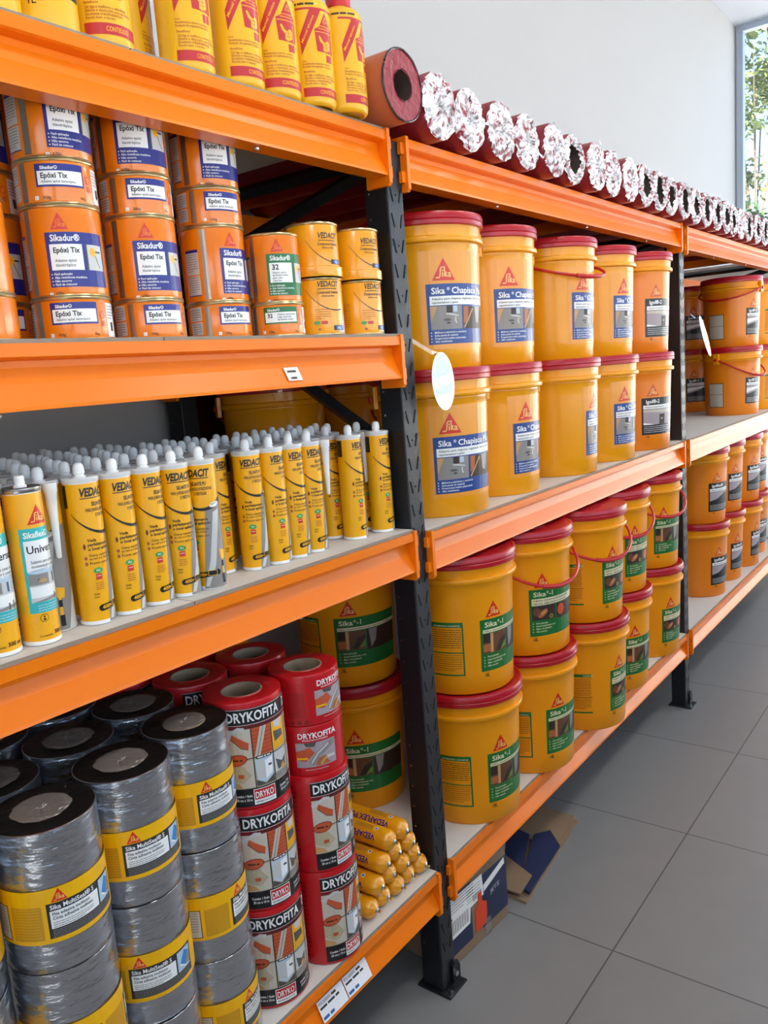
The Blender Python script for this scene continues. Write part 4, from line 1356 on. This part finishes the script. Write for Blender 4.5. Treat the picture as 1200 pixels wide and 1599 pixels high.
red_roll(0.9612, 0.0865, Z4 + DH, -150, 'big red tape roll with picture grid, middle of the stack beside the silver rolls')
red_roll(0.9612, 0.0865, Z4 + 2 * DH, -158, 'big red tape roll with picture grid, top of the stack beside the silver rolls')
red_roll(1.1060, 0.0685, Z4, -137, 'big red tape roll, bottom one of the stack beside the yellow sausages')
red_roll(1.1060, 0.0685, Z4 + DH, -138.1, 'big red tape roll, second from below in the stack beside the yellow sausages')
red_roll(1.1060, 0.0685, Z4 + 2 * DH, -154.5, 'short red tape roll, third from below in the stack beside the sausages', True)
red_roll(1.1060, 0.0685, Z4 + 2 * DH + .0995, -116, 'short red tape roll on top of the stack beside the sausages', True)
for (x, y, a0, who) in ((0.9685, 0.2366, -138, 'behind the picture grid stack'), (1.1118, 0.2178, 60, 'behind the stack with short rolls'), (0.8944, 0.3627, -104, 'far back beside the silver rolls'), (1.0750, 0.3720, 60, 'far back behind all red rolls')):
    for i in range(3):
        red_roll(x, y, Z4 + i * DH, a0, 'big red tape roll, %s of the stack %s' % (('bottom', 'middle', 'top')[i], who))

# ------------------------------------------------------------------ foil sausages
def sausage_mesh():
    L, r = .235, .0225
    prof = [(0, -.009), (.0030, -.0085, 1), (.0034, -.0035, 1), (.0020, -.0015, 1), (.0060, .001), (.0125, .0045), (.0185, .010), (.0218, .017), (r, .026)]
    prof += [(r + .0006 * math.sin(i * 1.7), .026 + (L - .052) * i / 14) for i in range(1, 14)]
    prof += [(r, L - .026), (.0218, L - .017), (.0185, L - .010), (.0125, L - .0045), (.006, L - .001), (.002, L + .0015, 1), (.0034, L + .0035, 1), (.003, L + .0085, 1), (0, L + .009)]
    bm = bmesh.new()
    me = lathe('sausage_body', prof, [SAUSAGE, STEEL], 32, angle=60)
    bm.from_mesh(me)
    rnd = random.Random(8)
    for v in bm.verts:
        z = v.co.z
        e = min(z, L - z)
        if 0 < e < .030:
            a = math.atan2(v.co.y, v.co.x)
            k = 1 + .09 * math.sin(a * 9 + (0 if z < L / 2 else 1)) * (1 - e / .030)
            v.co.x *= k; v.co.y *= k
    bm.to_mesh(me)
    bm.free()
    return me
def label_sausage():
    # the print reads along the axis and upside down on the shelf
    d = Design()
    d.rect(0, 'ambfoil', -.0165, .036, .0185, .199)
    def along(s, pos, u, h, w, col, bold):
        vs, fs, a0, a1 = text_geo(s, 0, bold)
        kx = w / (a1 - a0); k = h / CAPH
        d.items.append((1, col, [(-(u + v[1] * k), pos + (v[0] - a0) * kx) for v in vs], fs))
    along('VEDAFLEX PU', .038, .004, .0115, .105, 'navyd', .03)
    along('VEDAFLEX', .155, .004, .0115, .042, 'navyd', .03)
    d.stroke(1, 'inkbrown', [(-.0005, .040), (-.0005, .125)], .0007)
    d.rect(1, 'ochre', .003, .052, .016, .100)
    d.lines(2, 'inkbrown', .004, .098, .015, 16, .003, .0008, 81, True)
    d.ell(1, 'white', .010, .043, .0042, .0042); d.ell(2, 'pblue', .010, .043, .0028, .0028)
    return d
def sausage(x, y, z, spin, yaw, label):
    t = thing('foil_sausage', label, 'sausage pack', (x, y, z), 0, 'amber foil sausages in the pile')
    t.rotation_euler = (rad(-90), 0, rad(yaw + ((x * 7919) % 5 - 2.5) * .12))
    b = obj('sausage_body', cached('sg', sausage_mesh), t, rot=(0, 0, rad(spin)))
    obj('printed_label', cached('sgl', lambda: label_sausage().mesh('printed_label', .0232)), t, rot=(0, 0, rad(spin)))
PX = (1.209, 1.2555, 1.302, 1.3485, 1.395)
for i, x in enumerate(PX):
    sausage(x, .018 + (.004 if i % 2 else 0), Z4 + .0236, (-30, -55, -80, -35, -60)[i], 2, 'amber foil sausage in the bottom layer, %s from the red rolls' % ORD[i])
for i, x in enumerate((1.232, 1.279, 1.3255, 1.372)):
    sausage(x, .016 + (.004 if i % 2 else .0), Z4 + .0236 + .0408, (-52, -75, -40, -60)[i], 1, 'amber foil sausage in the second layer, %s from the red rolls' % ORD[i])
for i, x in enumerate((1.2555, 1.303, 1.350)):
    sausage(x, .014 + (.004 if i % 2 else 0), Z4 + .0236 + .0812, (-45, -20, -50)[i], 0, 'amber foil sausage in the third layer, %s from the red rolls' % ORD[i])
for i, x in enumerate((1.279, 1.327)):
    sausage(x, .012, Z4 + .0236 + .1216, (-40, -28)[i], 0, 'amber foil sausage on top of the pile, %s' % ('nearer the red rolls' if i == 0 else 'nearer the black post'))

# ------------------------------------------------------------------ top shelf, first bay: bottles and small tins
def bottle_body():
    r = .042
    prof = [(0, .003), (r - .010, .003), (r - .008, 0), (r - .004, .001), (r - .0012, .005), (r, .012)] + [(r, z) for z in (.05, .09, .13, .160)] + [(r - .0008, .167), (r - .004, .174), (r - .010, .180), (r - .018, .184), (.0205, .186), (.0205, .190), (0, .190)]
    return lathe('bottle_body', prof, [BOTTLE], 44, angle=50)
def bottle_cap():
    bm = bmesh.new()
    n = 40
    rings = []
    for r, z in ((.0222, .186), (.0222, .207), (.0205, .2105), (.0, .2105)):
        rings.append([bm.verts.new(((r + (.0005 if i % 2 and r > .021 else 0)) * math.cos(2 * math.pi * i / n), (r + (.0005 if i % 2 and r > .021 else 0)) * math.sin(2 * math.pi * i / n), z)) for i in range(n)] if r else [bm.verts.new((0, 0, z))])
    for a, b in zip(rings[:-1], rings[1:]):
        for i in range(n):
            if len(b) == 1:
                bm.faces.new((a[i], a[(i + 1) % n], b[0]))
            else:
                bm.faces.new((a[i], a[(i + 1) % n], b[(i + 1) % n], b[i]))
    return finish(bm, 'cap', [CAP_RED], angle=60)
def label_bottle():
    d = Design()
    d.rect(0, 'inkred', .0, .0135, .085, .0285)
    d.text(1, 'gold', 'CONTE\u00daDO', .030, .0180, .0062, w=.034)
    d.rect(0, 'inkred', -.004, .1555, .078, .1590)
    d.poly(0, 'inkred', [(.002, .082), (.042, .1555), (.021, .1555), (.0, .112)])
    d.text(1, 'gold', 'Manual t\u00e9cnico', .0055, .101, .0045, w=.050, shear=.25, rot=62)
    d.poly(0, 'inkred', [(.0505, .1535), (.064, .128), (.0665, .128), (.0665, .086), (.0300, .088), (.0275, .124), (.0365, .128)])
    d.poly(1, 'gold', [(.0505, .1465), (.0555, .1360), (.0455, .1360)]); d.poly(2, 'inkred', [(.0505, .1440), (.0540, .1368), (.0470, .1368)])
    d.rect(1, 'gold', .0285, .1195, .0665, .1207)
    d.lines(1, 'gold', .035, .1305, .060, 2, .0045, .0012, 91, True)
    d.poly(1, 'gold', [(.034, .112), (.037, .114), (.042, .106), (.047, .103), (.053, .108), (.058, .104), (.057, .092), (.048, .088), (.042, .090), (.043, .099), (.037, .104)])
    d.stroke(2, 'inkred', [(.044, .100), (.055, .101)], .0008); d.stroke(2, 'inkred', [(.044, .095), (.056, .096)], .0008); d.stroke(2, 'inkred', [(.050, .104), (.050, .089)], .0008)
    d.rect(1, 'gold', .0595, .087, .0605, .115)
    d.rect(0, 'inkred', .0475, .0715, .0620, .0835)
    d.text(0, 'inkbrown', 'Usos', .002, .0710, .0026)
    d.text(0, 'inkbrown', 'Revestimentos internos e externos.', .002, .0658, .0034, w=.056); d.text(0, 'inkbrown', 'Produ\u00e7\u00e3o de argamassa de reboco.', .002, .0612, .0034, w=.056)
    d.text(0, 'inkbrown', 'Benef\u00edcios', .003, .0530, .0034)
    for i, t in enumerate(('D\u00e1 liga e melhora a ader\u00eancia', 'Elimina e desmolda com facilidade', 'Excelente trabalhabilidade', 'Rende bem e barato')):
        d.text(0, 'inkbrown', t, .004, .0470 - i * .0046, .0034)
    d.text(0, 'bolddark', 'QUIMIKAL', -.018, .1625, .0040, w=.034) if False else d.lines(0, 'bolddark', -.016, .1665, .030, 1, .004, .0032, 95, True)
    return d
gb = 'yellow plastic bottles with red print'
for i, (x, y, a, l) in enumerate(((.808, .055, -160, 'first from the small tins'), (.916, .138, -95, 'set back between the first and second front bottles'), (.959, .050, -152, 'second in the front row from the small tins'),
                               (1.064, .045, -152, 'middle of the front row'), (1.150, .040, -164, 'third from the end of the row'), (1.234, .030, -161, 'second from the end, its cap cut off'), (1.308, .014, -140, 'last in the row beside the big roll'))):
    t = thing('plastic_bottle', 'yellow bottle with red diagonal print, %s' % l, 'bottle', (x, y, ZT), rad(a + 90), gb)
    obj('bottle_body', cached('bo', bottle_body), t)
    obj('cap', cached('bc', bottle_cap), t)
    obj('printed_label', cached('bol', lambda: label_bottle().mesh('printed_label', .042)), t)
def litre_tin():
    r = .044
    prof = [(0, .003), (r - .006, .003), (r - .004, 0), (r - .001, .0005), (r, .003)] + [(r, z) for z in (.04, .08, .105)] + [(r + .002, .107), (r + .002, .112), (r - .002, .114), (0, .114)]
    return lathe('can_body', prof, [BOTTLE], 44, angle=40)
def label_litre():
    d = Design()
    d.rect(0, 'txt', -.030, .0395, .075, .085)
    d.lines(1, 'grey', -.026, .050, .070, 2, .004, .0012, 96, True)
    d.text(1, 'white', 'Igol\u00ae', -.010, .066, .012, bold=.02)
    d.rect(0, 'bolddark', -.018, .0345, -.008, .0352)
    d.text(0, 'bolddark', '1L', -.001, .0265, .0085, bold=.02)
    return d
for x, y, l in ((.717, .055, 'small yellow tin with black band, at the left end of the top shelf'), (.632, .055, 'small yellow tin cut by the frame corner, leftmost on the top shelf')):
    t = thing('paint_tin', l, 'tin', (x, y, ZT), rad(-146 + 90), 'small yellow tins on the top shelf')
    obj('can_body', cached('lt', litre_tin), t)
    obj('printed_label', cached('ltl', lambda: label_litre().mesh('printed_label', .044)), t)

# ------------------------------------------------------------------ top shelf: membrane rolls lying across the beams
RR = .0665
def roll_mesh(kind):
    L = .80
    body = {'rust': RUST_COVER}.get(kind, MAROON_WRAP)
    bm = bmesh.new()
    rnd = random.Random({'rust': 1, 'foil': 2, 'open': 3, 'foil2': 4, 'open2': 5}[kind])
    seg = 40
    rings = []
    prof = [(RR - .004, 0), (RR, .006)] + [(RR, .006 + (L - .012) * i / 10) for i in range(1, 10)] + [(RR, L - .006), (RR - .004, L)]
    for k, (r, y) in enumerate(prof):
        w = .0 if kind == 'rust' else .0016
        rings.append([bm.verts.new(((r + rnd.uniform(-w, w)) * math.cos(2 * math.pi * i / seg), y, (r + rnd.uniform(-w, w)) * math.sin(2 * math.pi * i / seg))) for i in range(seg)])
    for a, b in zip(rings[:-1], rings[1:]):
        for i in range(seg):
            bm.faces.new((a[i], a[(i + 1) % seg], b[(i + 1) % seg], b[i]))
    bm.faces.new(rings[-1])
    bm.faces.ensure_lookup_table()
    return finish(bm, 'roll_wrap', [body], angle=50)
def roll_end(kind):
    """annulus round an open core, or a crumpled closed film end"""
    rnd = random.Random(len(kind) * 7 + ord(kind[-1]))
    bm = bmesh.new()
    seg = 48
    opened = kind in ('open', 'open2', 'rust')
    rin = {'rust': .028, 'open': .039, 'open2': .043}.get(kind, 0.004)
    m = 9
    amp = .0006 if kind == 'rust' else .0045
    rings = []
    for j in range(m):
        f = j / (m - 1)
        r = RR - .001 + (rin - RR + .001) * f
        ring = []
        for i in range(seg):
            a = 2 * math.pi * i / seg
            rr = r * (1 + (0 if kind == 'rust' and j < m - 1 else rnd.uniform(-.03, .03) * (1 if j else .4)))
            if opened and j == m - 1 and kind != 'rust':
                rr *= 1 + .10 * math.sin(3 * a + ord(kind[-1]))
            dome = -.010 * math.sin(math.pi * min(1, f * .9)) if not kind == 'rust' else -.0006
            ring.append(bm.verts.new((rr * math.cos(a), dome + rnd.uniform(-amp, amp), rr * math.sin(a))))
        rings.append(ring)
    for a, b in zip(rings[:-1], rings[1:]):
        for i in range(seg):
            bm.faces.new((a[i], a[(i + 1) % seg], b[(i + 1) % seg], b[i]))
    if not opened:
        c = bm.verts.new((0, .002, 0))
        for i in range(seg):
            bm.faces.new((rings[-1][i], rings[-1][(i + 1) % seg], c))
        for k in range(10):           # loose tufts of film
            a, r = rnd.uniform(0, 6.28), rnd.uniform(.2, .95) * RR
            p = Vector((r * math.cos(a), -.010, r * math.sin(a)))
            v = [bm.verts.new(p + Vector((rnd.uniform(-.012, .012), rnd.uniform(-.008, .004), rnd.uniform(-.012, .012)))) for _ in range(4)]
            try:
                bm.faces.new(v)
            except ValueError:
                pass
    return finish(bm, 'roll_end', [MAROON_FACE if kind == 'rust' else ROLL_FILM], angle=25)
def roll_core(kind):
    rin = {'rust': .030, 'open': .042, 'open2': .046}[kind]
    bm = bmesh.new()
    n = 32
    A = [[bm.verts.new((r * math.cos(2 * math.pi * i / n), y, r * math.sin(2 * math.pi * i / n))) for i in range(n)] for r, y in ((rin, -.002), (rin, .35), (rin * .98, .36))]
    for a, b in zip(A[:-1], A[1:]):
        for i in range(n):
            bm.faces.new((a[i], b[i], b[(i + 1) % n], a[(i + 1) % n]))
    bm.faces.new(A[-1])
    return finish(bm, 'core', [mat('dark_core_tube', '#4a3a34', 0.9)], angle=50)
def rim_mesh():
    bm = bmesh.new()
    n = 48
    rnd = random.Random(2)
    pts = [((RR - .001) * math.cos(2 * math.pi * i / n), -.001 + rnd.uniform(-.001, .001), (RR - .001) * math.sin(2 * math.pi * i / n)) for i in range(n + 1)]
    add_tube(bm, pts, .0022, 6)
    return finish(bm, 'film_rim', [mat('dark_film_edge', '#3a2a2a', 0.25)])
XR = [1.422, 1.560, 1.690, 1.830, 1.972, 2.105, 2.246, 2.385, 2.522, 2.660, 2.796, 2.934, 3.072, 3.210, 3.348, 3.486, 3.624, 3.760, 3.898, 4.036, 4.174, 4.312, 4.450, 4.588, 4.726, 4.864, 5.002]
for _i in range(1, len(XR)):
    XR[_i] = max(XR[_i], XR[_i - 1] + .1376)
KR = ['rust', 'foil', 'foil2', 'foil', 'foil2', 'foil', 'open', 'foil2', 'foil', 'foil2', 'open', 'open2', 'open', 'open2', 'open', 'open2', 'open', 'open2', 'open', 'foil', 'open2', 'open', 'open2', 'foil2', 'open', 'foil', 'open2']
def nth(i):
    return ORD[i] if i < 20 else 'twenty-' + ORD[i - 20]
for i, (x, k) in enumerate(zip(XR, KR)):
    rnd = random.Random(i + 50)
    y = -.040 if i == 0 else -.032 + rnd.uniform(-.006, .006)
    zb = 1.9262 if x < 3.3 else 1.9226
    lab = ('rust brown roll with a round hole, biggest and nearest on the rack top' if i == 0 else
           'maroon roll with a %s end on the rack top, %s from the bottles' % ('closed silvery film' if 'foil' in k else 'torn open film', nth(i)))
    t = thing('membrane_roll', lab, 'roll', (x, y, zb + RR + .0015 + (.010 if i == 0 else 0)), 0, 'rolls lying on top of the rack')
    sp = rad(rnd.uniform(0, 360)) if k != 'rust' else rad(20)
    obj('roll_wrap', cached('rw' + k, lambda: roll_mesh(k)), t, rot=(0, 0, 0))
    obj('roll_end', cached('re' + k, lambda: roll_end(k)), t, rot=(0, sp, 0))
    if k in ('open', 'open2', 'rust'):
        obj('core', cached('rc' + k, lambda: roll_core(k)), t)
    if k == 'rust':
        obj('film_rim', cached('rr', rim_mesh), t)

# ------------------------------------------------------------------ tags and price strips
def slab(name, w, h, t, m):
    return boxmesh(name, [((-w / 2, 0, -h / 2), (w / 2, t, h / 2))], [m])
PAPER = mat('white_paper', '#e9e9ea', 0.5)
def flat_label(name, label, cat, loc, w, h, fn, tilt=0.0, group=None, rz=0.0):
    t = thing(name, label, cat, loc, 0, group)
    t.rotation_euler = (tilt, 0, rz)
    obj('paper', slab('paper', w, h, .0006, PAPER), t)
    d = Design()
    fn(d)
    obj('print', d.mesh('print', 1, flat=True, base=.0002), t)
    return t
def tagprint(d):
    d.text(0, 'bolddark', 'SIKADUR', -.0115, .0035, .0042, w=.022); d.text(0, 'bolddark', '32 1,0 KG', -.0085, -.0085, .0042, w=.018)
    d.lines(0, 'greyl', -.0115, -.0012, .010, 1, .003, .0008, 5)
def plain_tag(d):
    d.lines(0, 'bolddark', -.013, .007, .010, 1, .004, .0042, 15, True); d.lines(0, 'greyl', -.010, .0005, .006, 1, .004, .001, 16, True); d.lines(0, 'bolddark', -.010, -.006, .008, 1, .004, .0042, 17, True)
FACE_TILT = math.atan2(.0145, .030)
flat_label('price_tag', 'small white price tag on the orange beam under the amber tins', 'price tag', (1.090, .0075, 1.531 - .061), .036, .026, plain_tag, -.46)
def strip(d):
    d.text(0, 'txt', 'FITA ADESIVA', -.034, .0105, .0052, w=.034); d.lines(0, 'txt', .003, .0150, .016, 1, .005, .0042, 5, True); d.lines(0, 'txt', -.034, .0070, .022, 1, .005, .0042, 6, True)
    d.lines(0, 'pblue', -.034, -.0105, .006, 1, .006, .0055, 7, True)
flat_label('price_tag', 'white shelf price label on the bottom beam, the nearer of two', 'price tag', (1.038, .0068, .316 - .057), .074, .040, strip, -.46, 'price labels on the bottom beam')
flat_label('price_tag', 'white shelf price label on the bottom beam, the farther of two', 'price tag', (1.115, .0068, .316 - .057), .074, .040, strip, -.46, 'price labels on the bottom beam')

def oval_tag(label, loc, rz, w, h, tilt, arm, lean=0.0):
    t = thing('hanging_tag', label, 'tag', loc, rz, None)
    t.rotation_euler = (lean, tilt, rz)
    bm = bmesh.new()
    pts = [(w / 2 * math.cos(2 * math.pi * i / 40), h / 2 * math.sin(2 * math.pi * i / 40)) for i in range(40)]
    add_prism(bm, pts, 'y', 0, .0008)
    obj('tag_card', finish(bm, 'tag_card', [mat('glossy_white_card', '#f4f4f4', 0.12, coat=0.8)], smooth=False), t)
    d = Design()
    top = [(w * .47 * math.cos(a), h * .47 * math.sin(a)) for a in [math.pi * (.06 + .88 * i / 20) for i in range(21)]]
    d.poly(0, 'paleb', top)
    d.text(1, 'white', 'novo', -.012, h * .15, .007)
    d.text(0, 'paleb', 'TIV', -w * .36, -h * .04, .014, bold=.03)
    d.poly(0, 'paleb', [(-w * .44, -h * .07), (w * .44, -h * .07), (w * .40, -h * .22), (-w * .40, -h * .22)])
    obj('print', d.mesh('print', 1, flat=True, base=.0002), t)
    bm = bmesh.new()
    pts = [arm] + [(arm[0] * (1 - f) * (1 - f), arm[1] * (1 - f), arm[2] * (1 - f) + h * .46 * f - .012 * math.sin(math.pi * f)) for f in (.25, .5, .75, 1)]
    lo = [bm.verts.new((p[0], p[1], p[2] - .005)) for p in pts]
    hi = [bm.verts.new((p[0], p[1], p[2] + .005)) for p in pts]
    for i in range(len(pts) - 1):
        bm.faces.new((lo[i], lo[i + 1], hi[i + 1], hi[i]))
    obj('clear_arm', finish(bm, 'clear_arm', [glassy('clear_arm_plastic', 0.75, 0.05)]), t)
oval_tag('oval pale blue and white shelf tag hanging before the amber buckets by the slotted post', (1.535, -.020, 1.432), rad(2), .092, .126, rad(-8), (-.070, .020, .100))
oval_tag('white shelf tag seen nearly edge on, hanging past the second black post', (3.470, -.030, 1.508), rad(7), .10, .165, rad(-6), (-.060, .020, .10), rad(-13))

# ------------------------------------------------------------------ cartons on the floor
t = thing('carton', 'blue and brown carton with shipping label under the shelf beside the slotted post', 'box', (1.622, .028, 0), rad(-4))
bw, bh, bd = .27, .222, .16
bm = bmesh.new()
add_box(bm, (-bw / 2, 0, .0), (bw / 2, bd, bh), 0, .004)
obj('carton_body', finish(bm, 'carton_body', [CARD], smooth=False), t)
d = Design()
h = bw / 2
d.rect(0, 'navyc' if 'navyc' in PAL else 'navyd', 0, 0, 0, 0) if False else None
PAL['cblue'] = ('#1c2748', .6); PAL['cbrown'] = ('#86705a', .8); PAL['tape'] = ('#a39382', .25)
d.rect(0, 'cblue', -h + .004, .030, -.030, bh - .035); d.rect(0, 'cblue', .014, .030, h - .002, bh - .045)
d.text(1, 'greyl', 'JETZ', .055, .105, .011, w=.044, rot=8)
obj('print', d.mesh('print', 1, flat=True, base=.0003), t)
d = Design()
d.poly(0, 'white', [(-h + .006, bh - .040), (.020, bh - .040), (.024, bh - .100), (-.035, bh - .105), (-.040, .078), (-h + .010, .075)])
d.lines(1, 'greyd', -h + .012, bh - .045, -.02, 5, .008, .002, 111); d.lines(1, 'greyd', -.05, bh - .055, .012, 5, .008, .0016, 112)
for i in range(22):
    d.rect(1, 'txt', -h + .018 + i * .0034, .086, -h + .018 + i * .0034 + (.0008, .0018, .0012)[i % 3], .122)
for i in range(12):
    d.rect(1, 'txt', -.024 + i * .0034, bh - .096, -.024 + i * .0034 + (.0008, .0018, .0012)[i % 3], bh - .078)
d.rect(1, 'txt', -h + .012, .126, -h + .022, .132)
d.poly(0, 'white', [(.024, bh - .075), (h - .012, bh - .048), (h - .010, bh - .066), (.026, bh - .094)])
obj('shipping_label', d.mesh('shipping_label', 1, flat=True, base=.0009), t)
bm = bmesh.new()
add_prism(bm, [(-.018, .036), (.026, .040), (.034, .060), (.034, .098), (.016, .108), (.014, .138), (-.002, .138), (-.004, .108), (-.018, .098)], 'y', -.0018, -.0012)
obj('orange_sticker', finish(bm, 'orange_sticker', [ORANGE_CARD], smooth=False), t)
bm = bmesh.new()
add_box(bm, (-h - .001, -.0012, bh - .030), (h + .001, bd * .6, bh + .001))
add_box(bm, (.022, -.0024, .0), (.050, -.0012, .050))
obj('packing_tape', finish(bm, 'packing_tape', [glassy('clear_packing_tape', 0.7, 0.15, 0.6, 50)], smooth=False), t)

# flattened cartons lying on the floor behind it
t = thing('flattened_carton', 'flattened brown and blue cartons lying on the floor under the rack', 'cardboard', (2.045, .12, 0))
def sheet(name, pts, z, th, m, tilt=0.0):
    bm = bmesh.new()
    add_prism(bm, pts, 'z', 0, th)
    for v in bm.verts:
        v.co.z += z + tilt * (v.co.x + .22)
    return obj(name, finish(bm, name, [m], smooth=False), t)
sheet('brown_flap', [(-.230, -.125), (.222, -.078), (.235, .20), (-.20, .20)], .001, .006, CARD)
sheet('brown_flap', [(.02, -.082), (.226, -.066), (.232, .075), (.060, .085)], .008, .005, CARD, .008)
sheet('blue_flap', [(-.205, -.122), (.040, -.100), (.100, -.040), (.055, -.006), (-.190, -.085)], .014, .006, CARD_BLUE, .015)
sheet('blue_flap', [(-.165, -.076), (.045, .004), (.055, .050), (-.06, .060)], .016, .005, CARD_BLUE, .02)
sheet('brown_flap', [(-.225, -.105), (-.135, -.095), (-.075, .04), (-.17, .12), (-.225, .08)], .018, .005, CARD, .01)
sheet('dark_edge_strip', [(.175, .066), (.231, .068), (.231, .080), (.175, .080)], .019, .002, mat('black_tape', '#0f0f12', 0.5))
# carton in the shade under the near end of the rack
t = thing('carton', 'dark blue carton in the shade under the bottom beam, below the price labels', 'box', (1.02, .10, 0), rad(6))
obj('carton_body', boxmesh('carton_body', [((-.17, 0, 0), (.10, .30, .165), 1), ((-.17, -.001, .165), (.10, .30, .205), 0)], [CARD, CARD_BLUE], 0.002), t)
